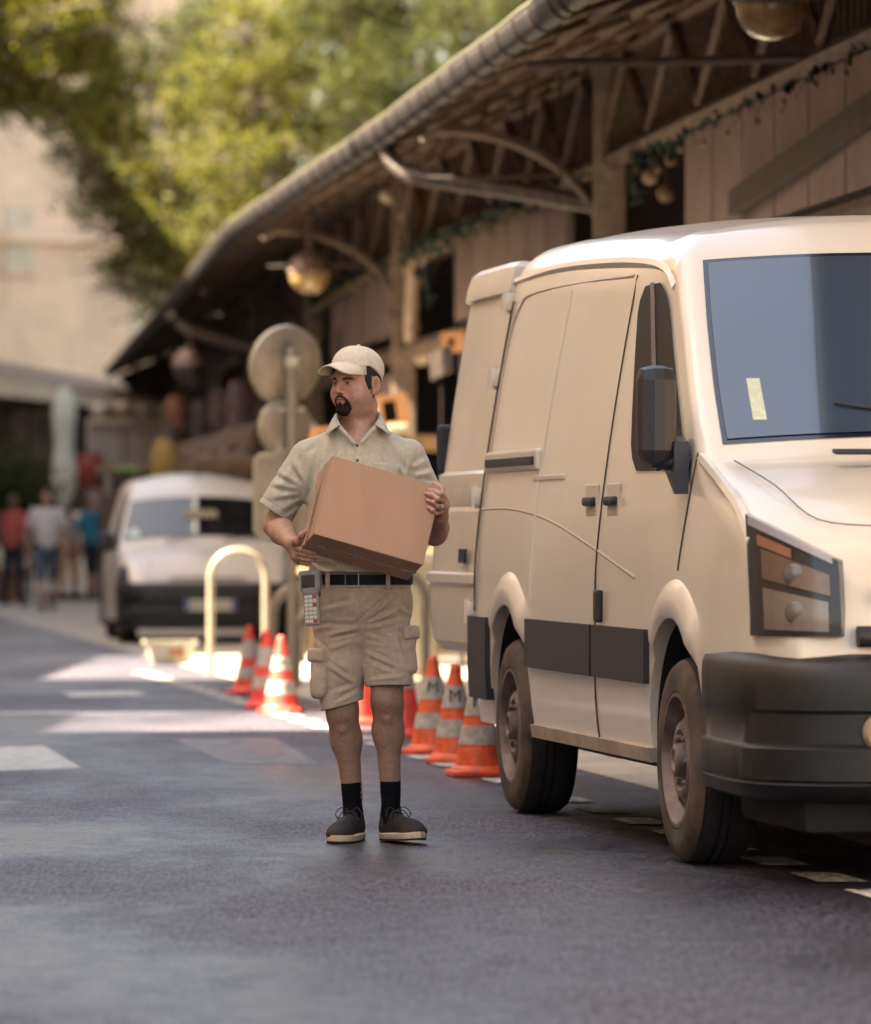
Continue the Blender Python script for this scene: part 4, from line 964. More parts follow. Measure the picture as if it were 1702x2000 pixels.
# bumper
def ring_path(off):
    base = [(3.44,-.006),(3.8,-.014),(4.0,-.006),(4.13,.04),(4.22,.12),(4.28,.26),(4.31,.5),(4.325,.8),(4.33,1.0)]
    pts = smoothpath([(a,b_,0) for a,b_ in base], 4); l = [(p.x+off, p.y-off*.5) for p in pts]; l = [(a+.045*min(1,max(0,(a-3.5)/.5)), b_-.012*min(1,max(0,(a-3.5)/.3))) for a, b_ in l]; return l+[(a, W-b_) for a, b_ in reversed(l[:-1])]
rows = []
for w, off in ((.28,-.10),(.295,-.03),(.33,.0),(.335,-.006),(.345,-.006),(.35,.002),(.44,.006),(.452,-.010),(.455,-.014),(.56,-.014),(.572,.0),(.66,.004),(.70,-.004),(.722,-.03),(.735,-.075)):
    rows.append([(a, b_, w) for a, b_ in ring_path(off)])
q = MB(); q.grid(rows); bp_ = q.build('bumper', mat('dusty_bumper',(.020,.015,.012),.5,col2=(.005,.006,.009,1),vscale=3,lo=.42,hi=.7,bump=.2,bscale=50), van, solid=.02)
q = MB(); q.box((4.375,1.0,.51),(.02,1.1,.09), bev=.008); q.build('lower_grille', dk, bp_)
for v in (.36, W-.36):
    q = MB(); q.lathe([(.001,.016),(.05,.013),(.062,.0)], (4.345,v,.50), 20, (1,-.15 if v < 1 else .15,0)); q.build('fog_lamp', mat('fog_glass',(.3,.22,.15),.2,coat=.6), bp_)
q = MB(); q.tube([(4.27,.30,.80),(4.285,1.0,.81),(4.27,1.7,.80)], .035, 10); q.tube([(4.25,.38,.93),(4.265,1.0,.94),(4.25,1.62,.93)], .03, 10); q.build('grille', plastic, van)
q = MB(); q.box((1.6,1.0,.36),(4.6,1.5,.10)); q.box((1.55,.9,.27),(.9,.5,.14), bev=.03); q.box((3.72,1.0,.25),(.9,1.7,.16), bev=.03); q.box((-.1,1.0,.30),(.3,1.2,.16), bev=.03); q.build('chassis', mat('well_black',(.008,.008,.01)), van)
q = MB(); q.tube([(-.2,.3,.28),(2.9,.3,.28)], .03, 8); q.build('exhaust_pipe', iron, van)
# rear bumper corner
q = MB(); q.box((-1.0,1.0,.52),(.14,1.94,.22), bev=.04); q.build('rear_bumper', plastic, van)
# open rear door, hinged on the rear left corner and swung out along the side
door = []
prf = [(.62,-1.06,-1.98,.03),(.66,-1.04,-2.11,.005),(.78,-1.03,-2.18,0),(.90,-1.03,-2.20,0),(.915,-1.03,-2.20,-.012),(.95,-1.03,-2.20,-.012),(.96,-1.03,-2.20,.012),(1.22,-1.03,-2.20,.005),(1.24,-1.03,-2.20,.011),(1.26,-1.03,-2.20,.005),(1.38,-1.03,-2.20,.0),(1.395,-1.03,-2.20,.022),(1.7,-1.04,-2.20,.018),(2.0,-1.09,-2.20,.016),(2.14,-1.12,-2.19,.014),(2.15,-1.12,-2.19,-.012),(2.20,-1.13,-2.185,-.014),(2.26,-1.15,-2.17,-.006),(2.285,-1.18,-2.12,.02)]
fr = [[(a+(b_-a)*j/10, tb(w)+.012+o_+(.02 if j in (0,10) else 0)*(1 if j in (0,10) else 0), w) for j in range(11)] for w, a, b_, o_ in prf]
bk = [[(p[0], p[1]+.07-(o_[3] if False else 0), p[2]) for p in r] for r, o_ in zip(fr, prf)]
ring = lambda g: g[0]+[r[-1] for r in g[1:]]+list(reversed(g[-1][:-1]))+[r[0] for r in reversed(g[1:-1])]
q = MB(); q.grid(fr); q.grid(bk); q.grid([ring(fr), ring(bk)], False, close=True)
dr = q.build('rear_door', mat('door_paint',(.60,.52,.43),.34,vary=.12,vscale=2,coat=.35), van, sharp=18)
q = MB(); q.prism([(-1.16,tb(1.05)-.004,1.0),(-1.30,tb(1.05)-.004,1.0),(-1.30,tb(1.07)-.004,1.055),(-1.28,tb(1.07)-.004,1.06),(-1.28,tb(1.05)-.004,1.02),(-1.25,tb(1.05)-.004,1.02),(-1.25,tb(1.07)-.004,1.055),(-1.22,tb(1.07)-.004,1.06),(-1.22,tb(1.05)-.004,1.02),(-1.19,tb(1.05)-.004,1.02),(-1.19,tb(1.07)-.004,1.06),(-1.16,tb(1.07)-.004,1.06)], (0,.012,0)); q.build('door_badge', plastic, dr)
q = MB(); q.box((-2.23,.05+tb(1.5),1.50),(.05,.08,.22), bev=.02); q.build('tail_lamp', plastic, dr)
for w, c in ((1.78, cream_paint), (1.28, cream_paint), (2.10, cream_paint), (.80, cream_paint)):
    q = MB(); q.box((-.99,tb(w)+.0,w),(.11,.05,.075), bev=.012); q.lathe([(.018,-.05),(.018,.05)], (-.965,tb(w)-.015,w), 10); q.build('hinge', c, dr)
q = MB(); q.prism([(-.955,.03,.5),(-.955,W-.03,.5),(-.955,W-.25,2.2),(-.955,.25,2.2)], (-.012,0,0)); q.build('load_opening', dk, van)

# ------------------------------------------------ the small silver van
CW = 1.76; cdir = Vector((.115,-.993)); 
car = empty('small_van', Vector(((236-CX)/FPX*49.3, 49.3, 0)), math.atan2(cdir.y, cdir.x), 'small silver grey delivery van with a black bumper parked in the shade behind the cones', 'van')
silver = mat('silver_paint', (.56,.53,.49), .4, metal=.15, vary=.1, vscale=2, coat=.3)
def tc_(w): return .20*max(0, (w-.78)/.85)**1.4
# local u runs forward; front bumper at u = 0
cst = [(-4.1,1.66,.05,.12,.04),(-4.05,1.72,.02,.14,.05),(-3.0,1.76,0,.16,.07),(-2.2,1.74,0,.16,.07),(-1.75,1.68,0,.14,.07),(-1.42,1.56,0,.10,.06),(-1.34,1.50,0,.07,.05),(-1.05,1.22,0,.06,.05),(-.86,1.03,0,.06,.05),(-.80,.99,0,.09,.05),(-.5,.95,.01,.14,.05),(-.28,.88,.03,.16,.05),(-.15,.77,.06,.16,.05),(-.09,.68,.10,.13,.04),(-.07,.6,.14,.08,.03)]
CS = make_sections(refine(cst, 3), CW, tc_, .22)
q = MB(); q.grid(CS, close=True); q.add(CS[0], [tuple(range(len(CS[0])))]); q.add(CS[-1], [tuple(reversed(range(len(CS[0]))))]); cb = q.build('body', silver, car)
bm = bmesh.new(); bm.from_mesh(cb.data); bmesh.ops.remove_doubles(bm, verts=bm.verts[:], dist=.0005); bmesh.ops.recalc_face_normals(bm, faces=bm.faces[:]); bm.to_mesh(cb.data); bm.free()
cut = []
for u in (-.82, -3.45):
    for v in (-.2, CW-.25): c = MB(); c.lathe([(.001,0),(.36,0),(.36,.45),(.001,.45)], (u,v,.31), 40, (0,1,0), smooth=False); cut.append(c.build('cutter', dk, car))
apply_bool(cb, cut)
for f in cb.data.polygons: f.use_smooth = True
for u in (-.82, -3.45):
    for s, v in ((-1,.02),(1,CW-.02)): wheel(car, u, v, .30, .19, tyre, rimst, s)
g2 = [s for s in CS if -1.345 <= s[0][0] <= -.87]; n2 = Vector((.72,0,.69))
rows = []
for s in g2:
    pts = [Vector(p) for p in s[21:len(s)-21]]; rows.append([p+n2*.006 for p in pts])
q = MB(); q.grid(rows); w2 = q.build('windscreen', glassmat('car_glass',(.006,.009,.012)), car)
q = MB(); c = rows[len(rows)//3][len(rows[0])//2]; q.box(c+n2*.006, (.12,.34,.006), rot=Matrix.Rotation(R(38),3,'Y')); q.build('windscreen_sign', mat('olive_card',(.22,.19,.12),.6), w2)
q = MB(); c = rows[-2][2]; q.lathe([(.001,.004),(.06,.003)], c+n2*.004, 16, n2); q.build('parking_sticker', mat('sticker_mint',(.5,.66,.55),.6), w2)
for v in (.5,1.1):
    q = MB(); q.tube([(-.84,v,1.05),(-.90,v+.25,1.10),(-.94,v+.5,1.14)], .009, 6); q.build('wiper', plastic, w2)
rows = []
base = [(-.46,-.015),(-.3,.0),(-.13,.06),(-.03,.18),(.02,.4),(.04,.88)]
pp = [(p.x,p.y) for p in smoothpath([(a,b_,0) for a,b_ in base],4)]; pp = pp+[(a,CW-b_) for a,b_ in reversed(pp[:-1])]
for w, off in ((.17,-.05),(.2,0),(.34,.015),(.36,-.005),(.44,-.005),(.46,.015),(.56,.015),(.60,-.005),(.615,-.05)): rows.append([(a+off,b_,w) for a,b_ in pp])
q = MB(); q.grid(rows); cbp = q.build('bumper', mat('car_bumper_black',(.009,.010,.014),.55), car, solid=.02)
q = MB(); q.prism([(-.42,-.012,.2),(-.20,.02,.2),(-.12,.05,.62),(-.25,.02,.80),(-.48,-.005,.66)], (0,.05,0)); q.prism([(-.42,CW+.012,.2),(-.20,CW-.02,.2),(-.12,CW-.05,.62),(-.25,CW-.02,.80),(-.48,CW+.005,.66)], (0,-.05,0)); q.build('wing_guard', plastic, cbp)
q = MB(); q.box((.068,.90,.40),(.012,.52,.11), bev=.003); pl = q.build('number_plate', mat('plate_white',(.62,.58,.5),.5), cbp)
q = MB(); q.box((.0755,.90-.235,.40),(.003,.045,.10)); q.box((.0755,.90+.235,.40),(.003,.045,.10)); q.build('plate_band', mat('plate_blue',(.05,.09,.3),.5), pl)
text('AB 927 KX', .088, mat('plate_black',(.02,.02,.02),.5), pl, Matrix.Translation((.0755,.90,.40)) @ Matrix.Rotation(R(90),4,'Z') @ Matrix.Rotation(R(90),4,'X'))
q = MB(); q.box((.05,.88,.585),(.02,.9,.05), bev=.01); q.build('grille', dk, car)
for mrr in (False, True):
    f = (lambda v: CW-v) if mrr else (lambda v: v)
    rows = []
    for i in range(9):
        t = i/8; w = .60+.24*t; rows.append([(-.48+.36*s_-.16*t*(1)+.08*(1-t), f(.012+.26*s_**1.6+.05*t), w) for s_ in [j/8 for j in range(9)]])
    q = MB(); q.grid(rows); h = q.build('headlight', mat('head_glass',(.55,.48,.40),.12,metal=.4,coat=1), car, solid=.03)
    q = MB(); q.lathe([(.08,0),(.06,.02),(.001,.03)], Vector(rows[4][5]), 16, (1,-.3 if not mrr else .3,.3)); q.build('bulb_lens', chrome, h)
    q = MB(); q.box((-1.02,f(-.10),1.03),(.12,.17,.20), bev=.04); q.tube([(-1.02,f(.06),1.0),(-1.02,f(-.03),1.0)], .03, 8); q.build('mirror', plastic, car)
    rows = []
    for i in range(7):
        t = i/6; w = 1.0+.5*t; rows.append([(-1.95+(.92-.42*t)*j/6, f(tc_(w)-.006), w) for j in range(7)])
    q = MB(); q.grid(rows); q.build('side_window', sdg, car)
q = MB(); q.tube([(-1.8,.9,1.69),(-1.9,.9,1.84)], .008, 6); q.build('antenna', plastic, car)
q = MB(); q.tube([(.0,.5,.66),(-.02,.88,.665),(.0,1.26,.66)], .012, 6); q.build('bonnet_seam', seamm, car)
# ================================================================ the delivery man
MX = -.27
man = empty('person', (MX, 18, 0), 0, 'man in a cream cap, beige shirt and shorts walking with a cardboard box', 'person')
def Q(px, py, dy=0.0):
    d = 18+dy; return ((px-CX)/FPX*d-MX, dy, CAMZ-(py-HY)/FPX*d)
def mid(a, b, t=.5): return tuple(a[i]+(b[i]-a[i])*t for i in range(3))
# head frame
HC = (Q(698,0)[0], .0, 1.682); PHI = R(40)
def hloc(X, Y, Z):
    x, y, z = X-HC[0], Y-HC[1], Z-HC[2]
    c, s = math.cos(PHI), math.sin(PHI)          # inverse of rotation by -PHI
    a, b = x*c-y*s, x*s+y*c
    t = R(2); return a, b*math.cos(t)+z*math.sin(t)*1, z*math.cos(t)-b*math.sin(t)
def hworld(p):
    t = R(2); a, b, z = p; y = b*math.cos(t)-z*math.sin(t); z2 = z*math.cos(t)+b*math.sin(t)
    c, s = math.cos(PHI), math.sin(PHI); return Vector((a*c+y*s+HC[0], -a*s+y*c+HC[1], z2+HC[2]))
def head_sdf(x, y, z, ears=True):
    ax = np.abs(x)
    d = ell(x,y,z,(0,.008,.033),(.077,.092,.088))
    d = smin(d, ell(x,y,z,(0,-.022,-.020),(.070,.072,.088)), .03)
    d = smin(d, ell(x,y,z,(0,-.026,-.070),(.068,.060,.048)), .025)
    d = smin(d, ell(ax,y,z,(.042,-.050,-.045),(.033,.034,.036)), .02)
    d = smin(d, ell(x,y,z,(0,-.078,-.100),(.026,.020,.020)), .018)
    d = smin(d, ell(x,y,z,(0,-.082,-.062),(.030,.018,.026)), .014)
    d = smin(d, ell(x,y,z,(0,-.012,-.108),(.062,.054,.026)), .03)          # soft under-chin
    d = smin(d, seg(ax,y,z,(.010,-.089,.012),(.050,-.072,.020),.010,.009), .012)   # brow
    d = smax(d, -ell(ax,y,z,(.031,-.101,-.003),(.018,.018,.014)), .009)     # sockets
    d = smin(d, ell(ax,y,z,(.031,-.078,-.004),(.0145,.0125,.0125)), .003)   # lids
    d = smin(d, seg(ax,y,z,(.019,-.0895,.001),(.045,-.082,.003),.0035,.003), .003)
    d = smin(d, seg(ax,y,z,(.020,-.088,-.0125),(.044,-.080,-.0115),.0030,.003), .004)
    d = smax(d, -ell(ax,y,z,(.032,-.0925,-.0045),(.0125,.006,.0042)), .0015)
    d = smin(d, seg(x,y,z,(0,-.088,.006),(0,-.111,-.028),.0075,.0105), .008)
    d = smin(d, ell(x,y,z,(0,-.112,-.033),(.0115,.0115,.0095)), .006)
    d = smin(d, ell(ax,y,z,(.0125,-.100,-.036),(.0075,.011,.0075)), .005)
    d = smax(d, -ell(ax,y,z,(.0068,-.107,-.0425),(.0040,.0052,.0042)), .002)
    d = smin(d, seg(ax,y,z,(.0,-.0995,-.0585),(.021,-.090,-.0615),.0052,.0028), .004)
    d = smin(d, seg(ax,y,z,(.0,-.0980,-.0690),(.018,-.090,-.0665),.0062,.0035), .004)
    d = smax(d, -seg(ax,y,z,(.0,-.1055,-.0635),(.023,-.094,-.0645),.0022,.0016), .002)
    d = smax(d, -seg(ax,y,z,(.019,-.112,-.045),(.033,-.098,-.062),.006,.004), .008)
    # ears
    ex, ey, ez = ax-.079, y-.006, z+.014
    e = ell(ex-.20*ey,ey,ez,(.004,.004,0),(.0095,.019,.034)); e = smax(e, -ell(ex-.2*ey,ey,ez,(.013,.000,.002),(.007,.010,.020)), .004)
    e = smin(e, ell(ex,ey,ez,(.001,-.006,-.026),(.007,.009,.010)), .006)
    return smin(d, e, .006) if ears else d
NB = (HC[0]+.012, .035, 1.46)
def neck(X,Y,Z):
    d = seg(X,Y,Z,(HC[0]+.008,.035,1.60),NB,.062,.072)
    d = smin(d, ell(X,Y,Z,(Q(702,0)[0],.02,1.43),(.155,.085,.06)), .05)
    d = smin(d, seg(X,Y,Z,(HC[0]-.012,-.02,1.57),(HC[0]+.02,-.030,1.475),.020,.026), .03)
    d = smin(d, seg(X,Y,Z,(HC[0]+.055,.03,1.60),(HC[0]+.004,-.055,1.462),.014,.010), .025)
    return smin(d, ell(X,Y,Z,(Q(700,0)[0],-.005,1.38),(.14,.080,.10)), .04)
def headneck(X,Y,Z):
    x,y,z = hloc(X,Y,Z); return smin(head_sdf(x,y,z), neck(X,Y,Z), .022)
# ---- arms
sR = Q(600,893,.02); eR = Q(541,1026,.05); wR = Q(571,1062,-.19)
sL = Q(796,893,.02); eL = Q(849,1040,.03); wL = Q(861,1008,-.24)
BX = Vector(Q(613,1043,-.485)); E1 = Vector((.390,.066,-.111)); E2 = Vector((.066,.084,.281)); E3 = Vector((-.056,.237,-.058))
nB = -E2.normalized(); nF = -E3.normalized(); nS = E1.normalized()
def onface(px, py, org, ea, eb, n, off):
    """point over photo pixel on the plane org+a*ea+b*eb, lifted off by n"""
    N_ = ea.cross(eb); k = ((px-CX)/FPX, 1.0, -(py-HY)/FPX); o = Vector((-MX*0, -18, CAMZ))
    # ray: X = (k0*t - MX, t-18, CAMZ + k2*t)
    r0 = Vector((-MX, -18, CAMZ)); rd = Vector(k); t = N_.dot(org-r0)/N_.dot(rd); return tuple(r0+rd*t+n*off)
def finger(X,Y,Z, pts, r0, r1):
    d = None
    for i in range(len(pts)-1):
        a = r0+(r1-r0)*i/(len(pts)-1); b = r0+(r1-r0)*(i+1)/(len(pts)-1)
        s_ = seg(X,Y,Z,pts[i],pts[i+1],a,b); d = s_ if d is None else smin(d, s_, .003)
    for p in pts[1:-1]: d = smin(d, seg(X,Y,Z,p,mid(p,pts[0],.001),r0*1.0), .003)
    return d
# right hand (photo left): fingers under the box, thumb up its side
kR = [Q(577,1070,-.205), Q(579,1080,-.20), Q(580,1088,-.19), Q(583,1096,-.18)]
fR = [[kR[0], Q(590,1073,-.262), Q(603,1077.5,-.268), Q(615,1081,-.272)],
      [kR[1], Q(594,1082,-.255), Q(611,1086,-.262), Q(624,1088.5,-.262)],
      [kR[2], Q(594,1091,-.242), Q(606,1093.5,-.248), Q(614,1094,-.246)],
      [kR[3], Q(592,1099,-.222), Q(600,1101.5,-.228), Q(606,1102,-.226)]]
tR = [Q(575,1063,-.21), Q(581,1056,-.245), Q(590,1045,-.275), Q(598,1038,-.288)]
def handR(X,Y,Z):
    d = seg(X,Y,Z, wR, mid(kR[1],kR[2]), .026, .024)
    for k in kR: d = smin(d, seg(X,Y,Z, wR, k, .017, .0135), .012)
    d = smin(d, seg(X,Y,Z, wR, tR[1], .020, .016), .012)
    for i, f in enumerate(fR): d = smin(d, finger(X,Y,Z, f, [.0105,.0110,.0103,.0088][i], [.0078,.0080,.0076,.0066][i]), .0035)
    return smin(d, finger(X,Y,Z, tR, .0125, .0088), .006)
tipsL = [(837,958.5),(832,965),(834.5,978),(837,992.5)]; 
fL = []
pipL = [Q(860,964.5,-.375), Q(856,974.5,-.375), Q(856,989,-.36), Q(851.5,1003,-.345)]
mcpL = [Q(868,972,-.315), Q(868.5,980,-.305), Q(866,990,-.30), Q(862,999,-.295)]
for i, (px, py) in enumerate(tipsL):
    tip = onface(px, py, BX, E1, E2, nF, .008); dip = onface(px+(11 if i < 3 else 7), py+(2.5, 3.5, 4.5, 5)[i], BX, E1, E2, nF, .0115)
    fL.append([mcpL[i], pipL[i], dip, tip])
tL = [Q(864,975,-.27), Q(862,957,-.235), Q(855,948,-.21), Q(847,944,-.20)]
def handL(X,Y,Z):
    d = seg(X,Y,Z, wL, mid(mcpL[1],mcpL[2]), .025, .022)
    for k in mcpL: d = smin(d, seg(X,Y,Z, wL, k, .016, .0128), .011)
    d = smin(d, seg(X,Y,Z, wL, tL[0], .019, .016), .012)
    for i, f in enumerate(fL): d = smin(d, finger(X,Y,Z, f, [.0100,.0104,.0099,.0088][i], [.0076,.0078,.0075,.0067][i]), .0030)
    return smin(d, finger(X,Y,Z, tL, .0130, .0090), .006)
def armR(X,Y,Z):
    d = seg(X,Y,Z,sR,eR,.055,.047); m_ = mid(eR,wR,.35)
    d = smin(d, seg(X,Y,Z,eR,m_,.046,.046), .02); d = smin(d, seg(X,Y,Z,m_,wR,.045,.027), .02)
    return smin(d, handR(X,Y,Z), .012)
def armL(X,Y,Z):
    d = seg(X,Y,Z,sL,eL,.055,.047); m_ = mid(eL,wL,.35)
    d = smin(d, seg(X,Y,Z,eL,m_,.044,.044), .02); d = smin(d, seg(X,Y,Z,m_,wL,.043,.027), .02)
    return smin(d, handL(X,Y,Z), .012)
# ---- legs
hipR, kneeR, ankR = Q(656,1190,.02), Q(669,1392,.00), Q(690,1558,.05)
hipL, kneeL, ankL = Q(752,1190,.02), Q(757,1372,-.06), Q(764,1556,-.02)
def leg(X,Y,Z,h,k,a,s):
    d = seg(X,Y,Z,h,k,.085,.056)
    c1 = (k[0]+(a[0]-k[0])*.30+s*.004, k[1]+(a[1]-k[1])*.30+.022, k[2]+(a[2]-k[2])*.30)
    c2 = (k[0]+(a[0]-k[0])*.34-s*.005, k[1]+(a[1]-k[1])*.34+.015, k[2]+(a[2]-k[2])*.34)
    d = smin(d, seg(X,Y,Z,k,c1,.047,.047), .03); d = smin(d, seg(X,Y,Z,k,c2,.045,.047), .03)
    d = smin(d, seg(X,Y,Z,c1,a,.047,.031), .04); d = smin(d, seg(X,Y,Z,mid(k,a,.08),a,.040,.030), .02)
    d = smin(d, ell(X,Y,Z,(k[0],k[1]-.036,k[2]+.002),(.029,.022,.034)), .014)      # kneecap
    d = smin(d, ell(X,Y,Z,(k[0],k[1]-.034,k[2]-.058),(.016,.014,.018)), .012)
    d = smin(d, ell(X,Y,Z,(k[0]+s*.032,k[1]-.02,k[2]+.03),(.024,.03,.05)), .02)
    return d
def legR(X,Y,Z): return leg(X,Y,Z,hipR,kneeR,ankR,1)
def legL(X,Y,Z): return leg(X,Y,Z,hipL,kneeL,ankL,-1)
def torso(X,Y,Z):
    cx = Q(703,0)[0]; d = ell(X,Y,Z,(cx,.02,1.25),(.15,.09,.24)); d = smin(d, ell(X,Y,Z,(cx,.02,.95),(.14,.09,.14)), .05)
    d = smin(d, seg(X,Y,Z,sR,sL,.05,.05), .04)
    return smin(d, smin(seg(X,Y,Z,(cx,.02,.95),hipR,.09,.075), seg(X,Y,Z,(cx,.02,.95),hipL,.09,.075), .03), .04)
def skincol(V):
    X,Y,Z = V[:,0],V[:,1],V[:,2]; C = np.tile(np.array([.52,.295,.21]), (len(V),1))
    x,y,z = hloc(X,Y,Z); ax = np.abs(x); inh = (Z > 1.52)
    def mixc(m, c):
        m = np.clip(m,0,1)[:,None]; C[:] = C*(1-m)+np.array(c)*m
    g = lambda q: np.exp(-q)
    nz = wob(X,Y,Z,90,1)*.5+wob(X,Y,Z,210,2)*.5
    C[:] = C*(1+.05*nz[:,None])
    mixc(inh*.45*g(((ax-.043)/.022)**2+((z+.036)/.020)**2)*(y<-.03), (.47,.19,.13))            # cheeks
    mixc(inh*.5*g(((x)/.014)**2+((z+.034)/.014)**2)*(y<-.09), (.46,.18,.12))                  # nose
    mixc(.60*np.clip((-.046-z)/.035,0,1)*np.clip((.05-y)/.05,0,1)*np.clip((z+.150)/.035,0,1)*(Z>1.48)*(.75+.25*nz), (.21,.125,.095))  # stubble
    rr_ = np.sqrt((ax/.036)**2+((z+.0865)/.039)**2); mixc(inh*(y<-.03)*.75*np.clip(1-np.abs(rr_-.82)/.34,0,1)*(z<-.040), (.05,.032,.026))
    mixc(inh*.9*(y<-.082)*g(((ax)/.0195)**4+((z+.0640)/.0085)**4), (.33,.12,.095))            # lips
    mixc(inh*.95*(y<-.088)*g(((ax)/.022)**4+((z+.0638)/.0016)**2), (.06,.02,.02))
    br = np.abs(z-(.0128+.22*(ax-.028)*(ax<.034)-.22*np.maximum(ax-.040,0)))
    mixc(inh*(y<-.06)*g((br/.0062)**4+((ax-.032)/.0205)**6)*1.0, (.022,.016,.014))             # eyebrows
    mixc(inh*.8*(y<-.06)*g(((z-.0005)/.0022)**2+((ax-.032)/.0145)**6), (.06,.03,.025))         # lash line
    mixc(inh*.45*(y<-.05)*g(((z+.004)/.012)**2+((ax-.030)/.02)**2), (.25,.11,.08))
    mixc(inh*(y<-.08)*g(((ax-.0065)/.0042)**2+((z+.043)/.0036)**2), (.03,.012,.012))
    mixc(inh*.85*g(((x-.052)/.0016)**2+((z+.040)/.0016)**2)*(y<0), (.16,.06,.05))             # mole
    mixc(inh*.75*np.exp(-(((x-.088)/.012)**2+((y-.006)/.012)**2+((z+.012)/.020)**2)), (.30,.12,.09)); mixc(inh*.35*(ax>.078)*(y<.04), (.50,.20,.15))
    lg = (Z<.62); hair_ = np.sin(X*900+3*np.sin(Z*60))*np.sin(Z*210+5*np.sin(X*120))
    C[lg] = C[lg]*np.array([.72,.74,.72])
    mixc(lg*.28*np.clip(.5+.8*hair_,0,1), (.12,.065,.045))
    mixc(lg*.35*g(((Z-.50)/.035)**2)*(Y<0), (.20,.09,.065))
    far_ = (Z>.98)&(Z<1.2); mixc(far_*.2*np.clip(.5+.6*hair_,0,1), (.24,.12,.08))
    rH = lambda p: np.sqrt((X-p[0])**2+(Y-p[1])**2+(Z-p[2])**2)
    for f in fL+fR: mixc(.65*g((rH(f[-1])/.010)**2), (.52,.24,.18)); mixc(.35*g((rH(f[1])/.009)**2), (.40,.15,.105))
    for f in fL:
        n_ = (f[-1][0]+.003, f[-1][1]-.010, f[-1][2]+.001); mixc(.8*g((rH(n_)/.0058)**4), (.62,.36,.29))   # nails
    return C
def skinmat():
    m = mat('skin', (.4,.2,.15), .5, attr='Col', vary=.16, vscale=70, bump=.25, bscale=420, spec=.42); b = m.node_tree.nodes['Principled BSDF']
    b.inputs['Subsurface Weight'].default_value = .12; b.inputs['Subsurface Radius'].default_value = (.012,.004,.002); b.inputs['Subsurface Scale'].default_value = .5; return m
M_skin = skinmat()
parts_ = [sdf_mesh(headneck, (HC[0]-.17,-.16,1.34), (HC[0]+.17,.16,1.82), .0026),
          sdf_mesh(lambda X,Y,Z: np.minimum(torso(X,Y,Z), 9), (Q(540,0)[0],-.15,.70), (Q(870,0)[0],.17,1.50), .012)]
def bb(pts, pad): 
    a = np.array(pts); return tuple(a.min(0)-pad), tuple(a.max(0)+pad)
lo_, hi_ = bb([mid(sR,eR,.55), eR, wR]+[p for f in fR for p in f]+tR, .055); parts_.append(sdf_mesh(armR, lo_, hi_, .0026))
lo_, hi_ = bb([mid(sL,eL,.55), eL, wL]+[p for f in fL for p in f]+tL, .055); parts_.append(sdf_mesh(armL, lo_, hi_, .0026))
lo_, hi_ = bb([mid(hipR,kneeR,.5), kneeR, ankR], .085); lo_=(lo_[0],lo_[1],ankR[2]-.06); parts_.append(sdf_mesh(legR, lo_, hi_, .0045))
lo_, hi_ = bb([mid(hipL,kneeL,.5), kneeL, ankL], .085); lo_=(lo_[0],lo_[1],ankL[2]-.06); parts_.append(sdf_mesh(legL, lo_, hi_, .0045))
np_obj('body', parts_, M_skin, man, skincol)
# ---- eyes
ew = mat('eye_white', (.42,.35,.32), .2, coat=.6); ei = mat('iris_dark', (.025,.012,.008), .1, coat=1)
for s in (-1, 1):
    c = hworld((s*.0315,-.0775,-.0045)); q = MB(); ax = (hworld((s*.0315-.20,-.9,-.03))-c).normalized()
    q.lathe([(.0118*math.sin(a), .0118*math.cos(a)) for a in [math.pi*k/14 for k in range(15)]], c, 24, ax); e = q.build('eye', ew, man)
    q = MB(); q.lathe([(.0066,.0100),(.0062,.0108),(.004,.0119),(.0001,.0123)], c, 20, ax); q.build('iris', ei, e)
# ---- goatee, hair
hairm = mat('hair_black_brown', (.010,.007,.007), .6, col2=(.035,.027,.025,1), vscale=240, lo=.52, hi=.72, bump=.8, bscale=420, stretch=(1,1,.3), spec=.15)
beardm = mat('beard_dark', (.007,.006,.006), .8, col2=(.022,.014,.012,1), vscale=300, lo=.5, hi=.75, bump=1, bscale=460, stretch=(1,1,.4), spec=.1)
def beard(X,Y,Z):
    x,y,z = hloc(X,Y,Z); d = head_sdf(x,y,z); ax = np.abs(x)
    outer = np.sqrt((ax/.0355)**2+((z+.0865)/.0385)**2)-1
    top = z+.0455+.30*ax
    outer = np.maximum(outer, top/.04)
    inner = np.sqrt((ax/.0225)**2+((z+.0690)/.0140)**2)-1; inner = np.minimum(inner, 9)
    soul = np.sqrt((ax/.0075)**2+((z+.0830)/.010)**2)-1
    reg = np.maximum(outer, -inner); reg = np.minimum(reg, soul)
    thick = .0014+.0045*np.clip((-z-.078)/.03,0,1)
    return smax(d-thick+.0011*wob(X,Y,Z,520,3), np.maximum(reg*.024+.0012*wob(X,Y,Z,600,8)+.0008*wob(X,Y,Z,1100,2), y+.035), .0012)
np_obj('beard', [sdf_mesh(beard, (HC[0]-.13,-.14,1.54), (HC[0]+.05,.03,1.66), .0017)], beardm, man)
def hairf(X,Y,Z):
    x,y,z = hloc(X,Y,Z); d = ell(x,y,z,(0,.008,.031),(.0815,.097,.092)); d = np.minimum(d, head_sdf(x,y,z,False)-.005); ax = np.abs(x)
    line = np.where(y < -.010, np.where(y < -.040, .030+(-.040-y)*1.2, -.030+np.maximum(0,-.022-y)*2.0), np.where(y < .026, .022-(y+.01)*.3, -.066))
    reg = line-z
    return smax(d+.0012*wob(X,Y,Z,330,5)+.0012*wob(X,Y,Z,140,6), np.clip(reg,-.02,.05)*.8, .004)
np_obj('hair', [sdf_mesh(hairf, (HC[0]-.15,-.16,1.59), (HC[0]+.16,.17,1.82), .003)], hairm, man)
